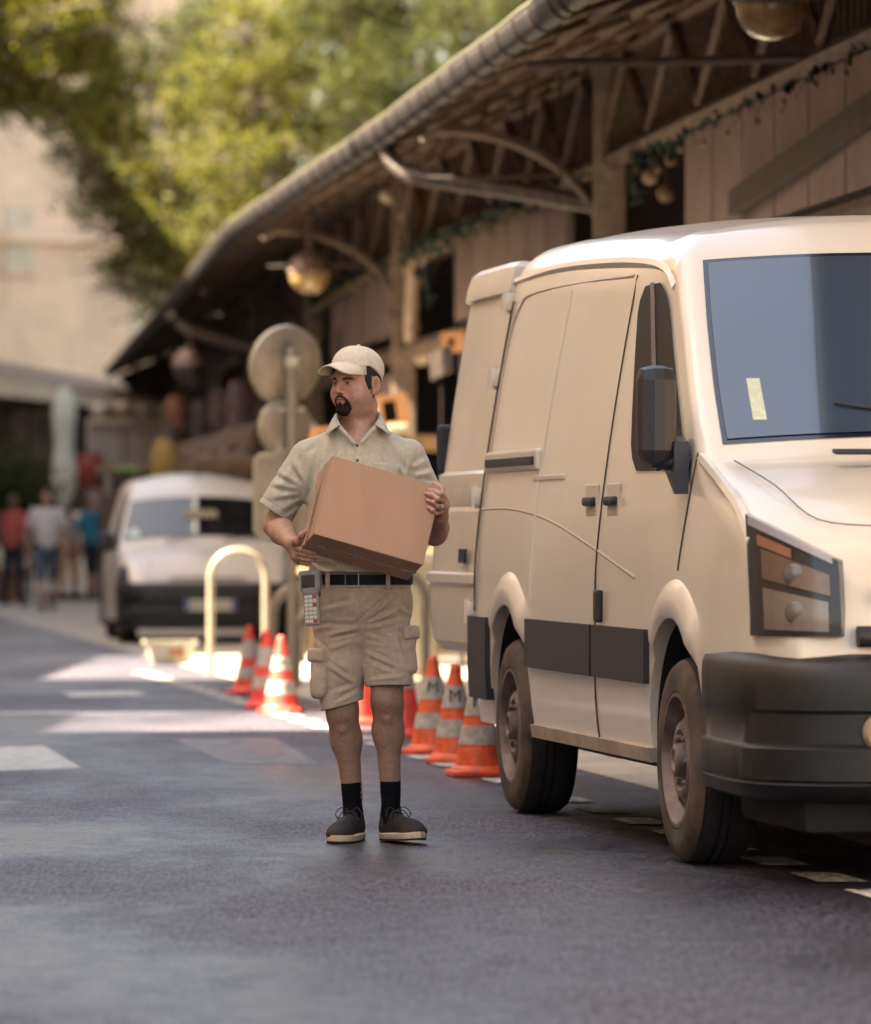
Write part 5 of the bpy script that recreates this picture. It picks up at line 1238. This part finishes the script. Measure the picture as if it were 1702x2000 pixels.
# ---- cap
capm = mat('cap_twill', (.66,.57,.44), .85, vary=.12, vscale=40, bump=.35, bscale=500, sheen=.2)
def capf(X,Y,Z):
    x,y,z = hloc(X,Y,Z); ax = np.abs(x)
    d = ell(x,y,z,(0,.004,.037),(.0865,.102,.088)); d = smin(d, ell(x,y,z,(0,-.030,.060),(.066,.062,.066)), .035); d = smin(d, ell(x,y,z,(0,.032,.050),(.066,.064,.066)), .035)
    ang = np.arctan2(x, y-.004); rad = np.sqrt(x*x+(y-.004)**2)
    seam = np.minimum(np.abs(((ang+math.pi/6)%(math.pi/3))-math.pi/6)*rad, .02)
    d = d+.0016*np.exp(-(seam/.0022)**2)+.0012*wob(X,Y,Z,45,2)
    line = np.where(y < -.02, .056+.05*np.maximum(0,-.06-y), .056-(y+.02)*.62); line = np.maximum(line, -.018)
    band = np.exp(-((z-line-.018)/.0014)**2); d = d+.0009*band
    d = smax(d, line-z, .002)
    inn = ell(x,y,z,(0,.004,.034),(.079,.0945,.081)); inn = smin(inn, ell(x,y,z,(0,-.030,.056),(.057,.054,.058)), .03)
    return np.maximum(d, -np.maximum(inn, -(z-line)-.03) if False else np.maximum(d, -inn))
cap = np_obj('cap', [sdf_mesh(capf, (HC[0]-.16,-.16,1.63), (HC[0]+.17,.18,1.84), .0026)], capm, man)
q = MB(); q.lathe([(.001,.006),(.006,.004),(.008,0)], hworld((0,.012,.131)), 12); q.build('cap_button', capm, cap)
rows = []
NS, NT = 33, 10
for i in range(NT):
    t = i/(NT-1); row = []
    for j in range(NS):
        s = -1+2*j/(NS-1); a = s*R(66)
        bx, by = .0835*math.sin(a), .004-.101*math.cos(a)
        tx, ty = .084*math.sin(a*1.05)*1.04, -.060-.105*math.sqrt(max(0, 1-(abs(s)**3.0)))
        wq = math.sqrt(max(0, 1-abs(s)**5)); tx, ty = bx+(tx-bx)*wq, by+(ty-by)*wq
        x_, y_ = bx+(tx-bx)*t, by+(ty-by)*t
        z_ = .072-.016*(abs(x_)/.078)**2-.030*t*(abs(x_)/.078)**1.8-.12*max(0, -.100-y_)-.004*t
        row.append(hworld((x_, y_, z_)))
    rows.append(row)
q = MB(); q.grid(rows); q.build('brim', capm, cap, solid=.004)

# ---- shirt
def folds(X, Y, Z, L, front=True):
    """cloth creases: each a segment in photo pixels with height and width; a ridge with a hollow under it"""
    out = np.zeros_like(X)
    for (x0,y0,x1,y1,h,w) in L:
        a, b = Q(x0,y0), Q(x1,y1); bx, bz = b[0]-a[0], b[2]-a[2]; px, pz = X-a[0], Z-a[2]; L2 = bx*bx+bz*bz
        t = np.clip((px*bx+pz*bz)/L2, 0, 1); ex, ez = px-t*bx, pz-t*bz; dd = np.sqrt(ex*ex+ez*ez); sg = np.sign(ex*(-bz)+ez*bx)
        tap = np.sin(np.pi*np.clip(t*.9+.05,0,1))
        out += (1.55 if L is SF else 1.75)*h*tap*(np.exp(-(dd/(1.05*w))**2)-.8*np.exp(-((dd-1.7*w)/(.9*w))**2)*(sg > 0))
    wt_ = np.clip((.05-Y)/.04, 0, 1) if front else 1
    return np.clip(out, -.0065, .014)*wt_
SX = Q(703,0)[0]; SF = None
sl_R = Q(538,1000,.03); sl_L = Q(845,1000,.01)
SF = [(593,950,540,918,.006,.010),(593,956,532,944,.007,.010),(592,962,530,972,.006,.010),(590,972,545,1000,.006,.010),(596,945,575,900,.006,.011),(592,985,560,1010,.004,.008),
      (600,905,596,990,.005,.010),(612,870,604,950,.004,.012),(640,862,618,930,.0035,.012),(625,848,590,880,.004,.014),
      (800,900,790,945,.006,.010),(806,915,835,898,.005,.010),(808,930,845,922,.006,.010),(810,945,855,950,.006,.010),(815,962,862,972,.005,.010),(800,880,815,925,.005,.012),
      (665,870,660,900,.003,.010),(735,870,750,905,.003,.012),(775,905,800,940,.005,.010),(760,880,790,925,.003,.010),(600,1000,604,1060,.006,.012),(610,1020,600,1100,.005,.010),(612,1105,650,1122,.006,.009),(620,1118,680,1110,.004,.008),(640,1095,690,1120,.005,.010),(560,960,575,1000,.005,.010),(575,905,540,960,.004,.014),(830,900,858,960,.004,.013)]
def shirtf(X,Y,Z):
    d = ell(X,Y,Z,(SX-.003,.01,1.30),(.198,.128,.215))
    d = smin(d, ell(X,Y,Z,(SX-.004,-.018,1.10),(.186,.145,.22)), .06)
    d = smin(d, ell(X,Y,Z,(SX,.005,.985),(.182,.130,.10)), .04)
    nk = (Q(703,0)[0],.03,1.475)
    d = smin(d, seg(X,Y,Z,nk,Q(608,893,.02),.066,.062), .05); d = smin(d, seg(X,Y,Z,nk,Q(792,893,.02),.066,.062), .05)
    a = seg(X,Y,Z,Q(604,896,.02),sl_R,.070,.069); b = seg(X,Y,Z,Q(796,896,.02),sl_L,.068,.066)
    uR = (np.array(sl_R)-np.array(Q(604,896,.02))); uR /= np.linalg.norm(uR); uL = (np.array(sl_L)-np.array(Q(796,896,.02))); uL /= np.linalg.norm(uL)
    pR = (X-sl_R[0])*uR[0]+(Y-sl_R[1])*uR[1]+(Z-sl_R[2])*uR[2]; pL = (X-sl_L[0])*uL[0]+(Y-sl_L[1])*uL[1]+(Z-sl_L[2])*uL[2]
    hem = lambda p: .0022*np.exp(-((p+.024)/.002)**2)
    fo = folds(X,Y,Z,SF); wv = .0038*wob(X*1.4,Y,Z*.8,24,3)+.0018*wob(X*1.4,Y,Z*.7,52,4)
    a = smax(a-fo+wv+hem(pR), pR, .004); b = smax(b-fo+wv+hem(pL), pL, .004)
    a = np.maximum(a, -(seg(X,Y,Z,mid(Q(604,896,.02),sl_R,.5),mid(Q(604,896,.02),sl_R,1.6),.0535,.0565)))
    b = np.maximum(b, -(seg(X,Y,Z,mid(Q(796,896,.02),sl_L,.5),mid(Q(796,896,.02),sl_L,1.6),.052,.0535)))
    plc = .0022*np.exp(-((X-SX+.016)/.002)**2)*(Y<0)+.0022*np.exp(-((X-SX-.018)/.002)**2)*(Y<0)
    yoke = .0018*np.exp(-((Z-1.475+.25*np.abs(X-SX))/.0022)**2)
    arm_ = .002*np.exp(-((X-Q(605,0)[0]-.10*(Z-1.35))/.0025)**2)*(Z>1.25)+.002*np.exp(-((X-Q(797,0)[0]+.10*(Z-1.35))/.0025)**2)*(Z>1.25)
    d = d-fo+wv+plc+yoke+arm_
    d = smin(d, a, .022); d = smin(d, b, .022)
    a2 = seg(X,Y,Z,mid(Q(604,896,.02),sl_R,.5),mid(Q(604,896,.02),sl_R,1.6),.0535,.0565)*1.0; b2 = seg(X,Y,Z,mid(Q(796,896,.02),sl_L,.5),mid(Q(796,896,.02),sl_L,1.6),.052,.0535)
    tb_ = ell(X,Y,Z,(SX,0,1.2),(.17,.12,.3))+.002
    d = np.maximum(d, np.minimum(-a2+0, 1)*1.0); d = np.maximum(d, -b2)
    # neck and open V
    d = smax(d, -seg(X,Y,Z,(HC[0]+.01,.032,1.70),(NB[0],.030,1.45),.074,.078), .004)
    V_ = np.abs(X-Q(698,0)[0])-np.maximum(0,(Z-1.449))*.78
    Vr = np.maximum(V_, Y-.0); Vr = np.maximum(Vr, 1.449-Z)
    d = np.maximum(d, -Vr*.78)
    return smax(d, .985-Z, .006)
clothm = mat('shirt_cotton', (.50,.445,.345), .85, vary=.13, vscale=55, bump=.5, bscale=560, sheen=.25)
shirt = np_obj('shirt', [sdf_mesh(shirtf, (Q(490,0)[0],-.19,.94), (Q(890,0)[0],.20,1.56), .0037)], clothm, man)
# collar
def spl(a): return smoothpath(a, 6)
Fd = spl([Q(666,831,-.080),Q(660,820,-.06),Q(657.5,809,-.015),Q(664,806,.05),Q(697,800,.105),Q(734,803,.06),Q(742.5,809,-.005),Q(738,820,-.055),Q(731,831,-.080)])
Od = spl([Q(637.5,849.5,-.104),Q(637,846,-.075),Q(640,838,-.015),Q(648,833,.06),Q(697,828,.140),Q(750,833,.065),Q(757,838,-.01),Q(762,846,-.075),Q(763,850,-.104)])
Mi = [ (f+o)/2+Vector((0,-.006,.004)) for f, o in zip(Fd, Od)]
q = MB(); q.grid([Fd, [(f*.7+m*.3)+Vector((0,0,.004)) for f, m in zip(Fd, Mi)], Mi, Od]); q.build('collar', clothm, shirt, solid=.003)
In = [Vector((f.x*.93+NB[0]*.07, f.y*.93, f.z-.030)) for f in Fd]
q = MB(); q.grid([In, [ (a+b)/2 for a, b in zip(In, Fd)], Fd]); q.build('collar_band', clothm, shirt, solid=.003)
for (x0,y0),(x1,y1) in (((666,831),(698,867)),((731,831),(700,866))):
    q = MB(); pts = [Q(x0+(x1-x0)*t, y0+(y1-y0)*t, -.082-.034*t) for t in [k/8 for k in range(9)]]
    q.grid([pts, [(p[0]+(-.016 if x0 < 700 else .016), p[1]+.008, p[2]-.006) for p in pts]]); q.build('shirt_facing', clothm, shirt, solid=.003)
def front_y(f, x, z, y0=-.25, y1=.05):
    ys_ = np.linspace(y0, y1, 301); d = f(np.full_like(ys_,x), ys_, np.full_like(ys_,z)); i = np.argmax(d < 0); return float(ys_[i])
bt = mat('button_brown', (.10,.07,.05), .3, coat=.5)
for px, py in ((699,871),(699.5,900)):
    x_, _, z_ = Q(px,py); q = MB(); q.lathe([(.001,.003),(.0052,.003),(.006,.001),(.006,-.002)], (x_, front_y(shirtf,x_,z_)-.001, z_), 16, (0,-1,0)); q.build('button', bt, shirt)
# breast pocket
rows = []
for i in range(8):
    rows.append([(lambda x_, z_: (x_, front_y(shirtf,x_,z_)-.0025, z_))(*[Q(729+(782-729)*j/9, 902+6*j/9+34*i/7)[k] for k in (0,2)]) for j in range(10)])
q = MB(); q.grid(rows); q.build('breast_pocket', clothm, shirt, solid=.0022)

# ---- shorts
hemR, hemL = Q(668,1384,.0), Q(761,1340,-.055)
PF = [(709,1216,772,1163,.007,.009),(711,1222,785,1188,.007,.009),(712,1228,792,1210,.006,.008),(704,1226,640,1240,.006,.009),(705,1236,650,1252,.005,.008),(700,1210,640,1212,.004,.009),(640,1268,702,1246,.006,.009),(632,1292,694,1334,.006,.008),(652,1352,692,1340,.005,.008),(718,1240,778,1264,.006,.009),(713,1272,782,1302,.006,.008),(718,1292,772,1314,.005,.008),(716,1255,760,1262,.005,.008),(612,1195,690,1178,.004,.010),(612,1228,660,1222,.004,.009),(722,1326,790,1318,.005,.008),(618,1255,645,1285,.006,.009),(655,1375,700,1350,.004,.008),(735,1150,790,1158,.004,.008),(770,1180,800,1200,.004,.008)]
def wsd(X,Y,Z): return ell(X,Y,Z,(SX,.012,.92),(.186,.138,.23))
def legcone(X,Y,Z,side):
    if side < 0: return smin(seg(X,Y,Z,Q(660,1190,.015),Q(664,1300,.01),.098,.090), seg(X,Y,Z,Q(664,1300,.01),hemR,.090,.079), .03)
    return smin(seg(X,Y,Z,Q(748,1190,.01),Q(758,1290,-.03),.096,.090), seg(X,Y,Z,Q(758,1290,-.03),hemL,.090,.086), .03)
def shortsf(X,Y,Z):
    a, b = legcone(X,Y,Z,-1), legcone(X,Y,Z,1)
    fo = folds(X,Y,Z,PF); wv = .0038*wob(X,Y,Z*1.6,30,7)+.0022*wob(X*.7,Y,Z*1.5,62,8)
    top = ell(X,Y,Z,(SX,.012,.905),(.186,.138,.165)); 
    crotch = np.clip((.80-Z)/.05,0,1)
    d = smin(smin(a, top, .05), smin(b, top, .05), .01)
    d = d-fo+wv*np.clip((1.0-Z)/.1,0,1)
    # seams
    d = d+.0025*np.exp(-((X-SX)/.0022)**2)*(Z>.78)*(Y<0)+.0016*np.exp(-((X-SX-.030+.3*np.maximum(0,.87-Z))/.002)**2)*(Z>.82)*(Y<0)
    # hems: tilted cut planes
    hr_ = Z-(hemR[2]+.28*(X-hemR[0])+.012); hl_ = Z-(hemL[2]+.02*(X-hemL[0])-.25*(Y-hemL[1])*.3)
    isR = X < (Q(711,0)[0])
    h_ = np.where(isR, hr_, hl_); d = d+.002*np.exp(-((h_-.030)/.002)**2)
    ring = smax(d, -h_, .003)
    # cavity of the legs
    ca = np.where(isR, a+.0155, b+.0155); ca = smax(ca, (Z-.66), .01)
    ring = np.maximum(ring, -ca)
    return smax(ring, Z-.985, .002)
shortm = mat('shorts_cotton', (.52,.395,.30), .85, vary=.16, vscale=45, bump=.5, bscale=520, sheen=.2)
shorts = np_obj('shorts', [sdf_mesh(shortsf, (Q(590,0)[0],-.17,.44), (Q(835,0)[0],.19,1.0), .0037)], shortm, man)
# cargo pockets with flaps
def cargo(side):
    if side < 0: c, h, yaw, tilt = Q(633,1318,-.030), (.034,.058,.090), R(-34), R(5)
    else: c, h, yaw, tilt = Q(789,1272,-.055), (.034,.056,.086), R(32), R(-7)
    M = (Matrix.Rotation(yaw,3,'Z') @ Matrix.Rotation(tilt,3,'Y')).transposed()
    def f(X,Y,Z):
        d = rbox(X,Y,Z,c,h,.030,M)
        return d+.0045*wob(X,Y,Z,45,9+side)+.0022*wob(X,Y,Z,95,3)
    o = np_obj('cargo_pocket', [sdf_mesh(f, tuple(c[i]-.13 for i in range(3)), tuple(c[i]+.13 for i in range(3)), .0045)], shortm, shorts)
    c2 = (c[0]+side*.003, c[1]-.003, c[2]+h[2]*.76)
    def g_(X,Y,Z): 
        x,y,z = X-c2[0], Y-c2[1], Z-c2[2]
        return rbox(X,Y,Z+.10*(Y-c2[1]),c2,(.036,.060,.027),.016,M)+.0015*wob(X,Y,Z,60,2)
    np_obj('pocket_flap', [sdf_mesh(g_, tuple(c2[i]-.09 for i in range(3)), tuple(c2[i]+.09 for i in range(3)), .004)], shortm, o)
cargo(-1); cargo(1)
# ---- belt
bz0, bz1 = Q(0,1142)[2], Q(0,1121)[2]
def waist_ring(z, off, tilt=.0):
    out = []
    for k in range(72):
        a = 2*math.pi*k/72; cx, cy = SX, .012; dx, dy = math.sin(a), -math.cos(a)
        r_ = 1/math.sqrt((dx/.181)**2+(dy/.137)**2)+off; out.append((cx+dx*r_, cy+dy*r_, z+.010*dy*0+tilt*dx))
    return out
q = MB(); q.grid([waist_ring(bz0,.004), waist_ring(bz0+.001,.014), waist_ring(bz1-.001,.014), waist_ring(bz1,.001)], close=True)
belt = q.build('belt', mat('belt_black',(.008,.008,.013),.6,spec=.2,vary=.3,vscale=60,bump=.3,bscale=200), man)
q = MB(); q.grid([waist_ring(bz0-.016,.000), waist_ring(bz0-.008,.007), waist_ring(bz1+.001,.009), waist_ring(bz1+.003,-.004)], close=True); q.build('waistband', shortm, shorts)
def waist_pt(px, z, off):
    x_ = Q(px,0)[0]-SX; y_ = -.137*math.sqrt(max(0,1-(x_/.181)**2)); n_ = Vector((x_/.181**2, y_/.137**2, 0)).normalized(); return Vector((SX+x_, .012+y_, z))+n_*off, n_
for px in (646, 755):
    p, n_ = waist_pt(px, (bz0+bz1)/2-.004, .017); q = MB(); q.box(p, (.017,.003,.060), rot=Matrix.Rotation(math.atan2(n_.x,-n_.y),3,'Z'), bev=.001); q.build('belt_loop', shortm, shorts)
p, n_ = waist_pt(690, (bz0+bz1)/2, .0175); rz_ = Matrix.Rotation(math.atan2(n_.x,-n_.y),3,'Z'); q = MB(); w_, h_ = .024, .023
q.tube([p+rz_ @ Vector((x,0,z)) for x, z in ((-w_,-h_),(-w_,h_),(w_,h_+.002),(w_,-h_),(-w_,-h_))], .0028, 6); q.build('buckle', mat('buckle_steel',(.35,.32,.28),.3,metal=.9), belt)
# ---- wedding ring on the ring finger
a, b = Vector(fL[2][0]), Vector(fL[2][1]); c = a.lerp(b,.72); q = MB(); q.lathe([(.0108,-.0028),(.0121,-.0022),(.0123,0),(.0121,.0022),(.0108,.0028)], c, 24, (b-a).normalized()); q.build('finger_ring', mat('ring_gold',(.75,.68,.5),.2,metal=1), man)
# ---- socks and shoes
sockm = mat('sock_black', (.006,.006,.009), .95, spec=.1, bump=.6, bscale=300, stretch=(1,1,.2))
def sock(a, k):
    d_ = (Vector(k)-Vector(a)).normalized(); top = Vector(a)+d_*.062
    def f(X,Y,Z):
        d = smin(seg(X,Y,Z,tuple(Vector(a)-Vector((0,0,.05))),tuple(top),.035,.0385), seg(X,Y,Z,(a[0],a[1]+.005,a[2]-.06),(a[0],a[1]-.03,a[2]-.09),.032,.026), .02)
        return smax(d+.0006*np.sin(Z*330+2*np.sin(X*40))+.0010*wob(X,Y,Z,60,2), (X-top.x)*d_.x+(Y-top.y)*d_.y+(Z-top.z)*d_.z, .003)
    np_obj('sock', [sdf_mesh(f, (a[0]-.07,a[1]-.10,max(.02,a[2]-.12)), (a[0]+.07,a[1]+.08,a[2]+.09), .004)], sockm, man)
sock(ankR, kneeR); sock(ankL, kneeL)
shoem = mat('shoe_canvas', (.018,.013,.014), .75, vary=.3, vscale=60, bump=.5, bscale=400); solem = mat('sole_cream', (.56,.44,.31), .6, vary=.15, vscale=30); outm = mat('outsole_dark', (.014,.012,.014), .8); lacem = mat('lace_brown', (.035,.026,.022), .8)
def outline(t, s):
    """half widths of the sole along its length t (0 heel .. 1 toe); s = +1 outer side, -1 inner"""
    w = .036+.016*math.sin(math.pi*min(1,t*1.05))**1 + (.012 if s > 0 else .004)*math.exp(-((t-.66)/.2)**2)
    e = 1.0
    if t < .10: e = math.sqrt(max(0,1-((.10-t)/.10)**2))
    if t > .80: e = math.sqrt(max(0,1-((t-.80)/.20)**2))
    return w*e
def shoe(heel, yaw, pitch, outer, label=None):
    Lh = .295; Mx = Matrix.Translation(heel) @ Matrix.Rotation(yaw,4,'Z') @ Matrix.Rotation(pitch,4,'X')   # toe along -Y
    def tr(p): return tuple(Mx @ Vector(p))
    inv = Mx.inverted()
    def loc(X,Y,Z):
        return [inv[i][0]*X+inv[i][1]*Y+inv[i][2]*Z+inv[i][3] for i in range(3)]
    def f(X,Y,Z):
        x,y,z = loc(X,Y,Z)
        d = seg(x,y,z,(0,-.045,.045),(outer*.004,-.20,.040),.040,.040); d = smin(d, ell(x,y,z,(outer*.006,-.225,.030),(.047,.062,.034)), .03)
        d = smin(d, seg(x,y,z,(0,-.045,.05),(0,-.035,.088),.040,.036), .02); d = smin(d, seg(x,y,z,(0,-.08,.07),(outer*.003,-.17,.052),.032,.028), .02)
        d = smax(d, -(seg(x,y,z,(0,-.042,.085),(0,-.035,.16),.031,.036)), .004)
        d = smax(d, z-.112+.10*np.maximum(0,y+.06), .006)
        d = d+.0016*np.exp(-((y+.165+.5*np.abs(x)*0)/.0025)**2)*(z<.06)+.0012*wob(X,Y,Z,80,4)
        ton = np.abs(x-outer*.002)-.010; d = d+.0022*np.clip(1-np.abs(ton)/.002,0,1)*(y<-.07)*(y>-.17)
        return smax(d, .024-z, .003)
    c = tr((0,-.14,.05)); o = np_obj('shoe', [sdf_mesh(f, (c[0]-.19,c[1]-.19,c[2]-.09), (c[0]+.19,c[1]+.19,c[2]+.10), .0036)], shoem, man)
    def ring(z, k): 
        N = 28; L_ = [(outline(t, 1)*k*outer, -t*Lh, z+.030*max(0,t-.80)**1.3) for t in [i/N for i in range(N+1)]]; R_ = [(-outline(t, -1)*k*outer, -t*Lh, z+.030*max(0,t-.80)**1.3) for t in [i/N for i in range(N,-1,-1)]]
        return [tr(p) for p in L_+R_]
    q = MB(); r0, r1, r2, r3 = ring(.007,1.0), ring(.010,1.03), ring(.026,1.03), ring(.029,.95); q.grid([r0,r1,r2,r3], close=True); q.add(r0,[tuple(range(len(r0)))]); q.add(r3,[tuple(range(len(r3)))]); q.build('sole', solem, o)
    q = MB(); r0, r1 = ring(0,.96), ring(.0068,.985); q.grid([r0,r1], False, close=True); q.add(r0,[tuple(range(len(r0)))]); q.add(r1,[tuple(range(len(r1)))]); q.build('outsole', outm, o)
    q = MB()
    for i in range(4):
        y_ = -.095-.021*i; z_ = .106-.0125*i; s_ = .019
        q.tube([tr((-s_-.004,y_+.006,z_-.010)), tr((-s_*.5,y_,z_)), tr((s_*.5,y_-.006,z_)), tr((s_+.004,y_-.012,z_-.010))], .0022, 6)
        q.tube([tr((s_+.004,y_+.006,z_-.010)), tr((s_*.5,y_,z_+.001)), tr((-s_*.5,y_-.006,z_+.001)), tr((-s_-.004,y_-.012,z_-.010))], .0022, 6)
    for sx in (-1,1):
        q.tube(smoothpath([tr((0,-.088,.108)), tr((sx*.030,-.100,.122)), tr((sx*.050,-.112,.098)), tr((sx*.034,-.108,.082)), tr((.0,-.090,.106))],5), .0020, 6)
        q.tube(smoothpath([tr((0,-.088,.108)), tr((sx*.022,-.110,.108)), tr((sx*.042,-.125,.075))],5), .0018, 6)
    q.build('lace', lacem, o)
    return o
shoe((ankR[0]+.012, ankR[1]+.055, .000), R(-14), 0, -1)
shoe((ankL[0]-.019, ankL[1]+.042, .001), R(26), R(-3), 1)

# ---- the box he holds
box = empty('cardboard_box', (MX, 18, 0), 0, 'closed brown cardboard box held tilted by the man in the cap', 'box')
cb1 = mat('cardboard', (.46,.27,.175), .8, vary=.10, vscale=5, bump=.18, bscale=200, stretch=(1,1,.15))
dup = lambda a, b, c: BX+E1*a+E2*b+E3*c
def shell(a0,a1,b0,b1,c0,c1):
    v = [dup(a,b,c) for a in (a0,a1) for b in (b0,b1) for c in (c0,c1)]; return v, [(0,1,3,2),(4,6,7,5),(0,4,5,1),(2,3,7,6),(0,2,6,4),(1,5,7,3)]
v, f_ = shell(0,1,0,1,0,1); bm = bmesh.new(); bv = [bm.verts.new(p) for p in v]
for f in f_: bm.faces.new([bv[i] for i in f])
bmesh.ops.recalc_face_normals(bm, faces=bm.faces[:]); bmesh.ops.bevel(bm, geom=bm.edges[:], offset=.0022, segments=2, affect='EDGES'); me = bpy.data.meshes.new('carton'); bm.to_mesh(me); bm.free(); me.materials.append(cb1)
bo = bpy.data.objects.new('carton', me); scene.collection.objects.link(bo); bo.parent = box
tape = mat('brown_tape', (.26,.15,.10), .25, vary=.2, vscale=30, coat=.5); gap = mat('flap_gap', (.03,.018,.012), .8)
def slab(a0,a1,b0,b1,c0,c1,name,m): v, f_ = shell(a0,a1,b0,b1,c0,c1); q = MB(); q.add(v, f_); return q.build(name, m, box)
slab(-.0015,.0, .02,.985,.40,.415,'flap_seam',gap); slab(-.0025,-.0005,-.002,1.002,.40,.62,'tape',tape)
slab(.01,.99,-.0022,-.0004,.492,.508,'flap_seam',gap); slab(-.002,1.002,-.0032,-.0012,.43,.57,'tape',tape)
slab(.002,.0055,-.004,.003,-.002,1.0,'flap_edge',gap) if False else None
slab(.02,.45,-.0030,-.0006,-.003,.012,'flap_edge',gap)
# ---- the handheld terminal clipped to the belt
term = empty('handheld_terminal', (MX, 18, 0), 0, 'grey handheld terminal with white and red keys clipped to the man’s belt', 'terminal')
tg = mat('terminal_grey', (.29,.27,.28), .45, vary=.08, vscale=20); tkb = mat('key_white', (.60,.56,.50), .5); tkr = mat('key_red', (.42,.03,.03), .5); scr = mat('screen_dark', (.006,.009,.014), .15, coat=1)
tc0 = Vector(Q(609,1168,-.185)); TM = Matrix.Translation(tc0) @ Matrix.Rotation(R(-16),4,'Z') @ Matrix.Rotation(R(-4),4,'Y') @ Matrix.Rotation(R(-3),4,'X')
def tbx(c, d, name, m, par, bev=.002, pr=None):
    q = MB(); q.box((0,0,0), d, bev=bev); q.v = [tuple(TM @ (Vector(v)+Vector(c))) for v in q.v]; return q.build(name, m, par)
def sect(w, z, y0, y1, c=.008): return [tuple(TM @ Vector(p)) for p in ((-w,y0+c,z),(-w+c,y0,z),(w-c,y0,z),(w,y0+c,z),(w,y1-c,z),(w-c,y1,z),(-w+c,y1,z),(-w,y1-c,z))]
secs = [sect(.024,-.101,-.010,.014),sect(.0285,-.096,-.014,.018),(sect(.0290,.010,-.015,.019)),(sect(.0305,.018,-.020,.020)),(sect(.0385,.040,-.024,.021)),(sect(.0395,.092,-.024,.021)),(sect(.036,.100,-.020,.018))]
q = MB(); q.grid(secs, False, close=True); q.add(secs[0],[tuple(range(8))]); q.add(secs[-1],[tuple(range(8))]); tb_o = q.build('casing', tg, term)
tbx((-.002,-.0245,.060),(.052,.003,.046),'screen',scr,term)
for r_ in range(7):
    for c_ in range(3 if r_ > 0 else 3):
        red_ = (r_,c_) in ((0,2),(2,2),(6,2)); z_ = .004-.0148*r_
        tbx((-.0155+.0155*c_,-.0155,z_),(.0128,.005,.0112),'key',tkr if red_ else tkb,tb_o,.0012)
tbx((.031,.0,.012),(.006,.016,.018),'side_button',dk,tb_o,.002); tbx((0,.022,.05),(.03,.035,.07),'belt_clip',dk,term,.004)
bpy.context.view_layer.update()
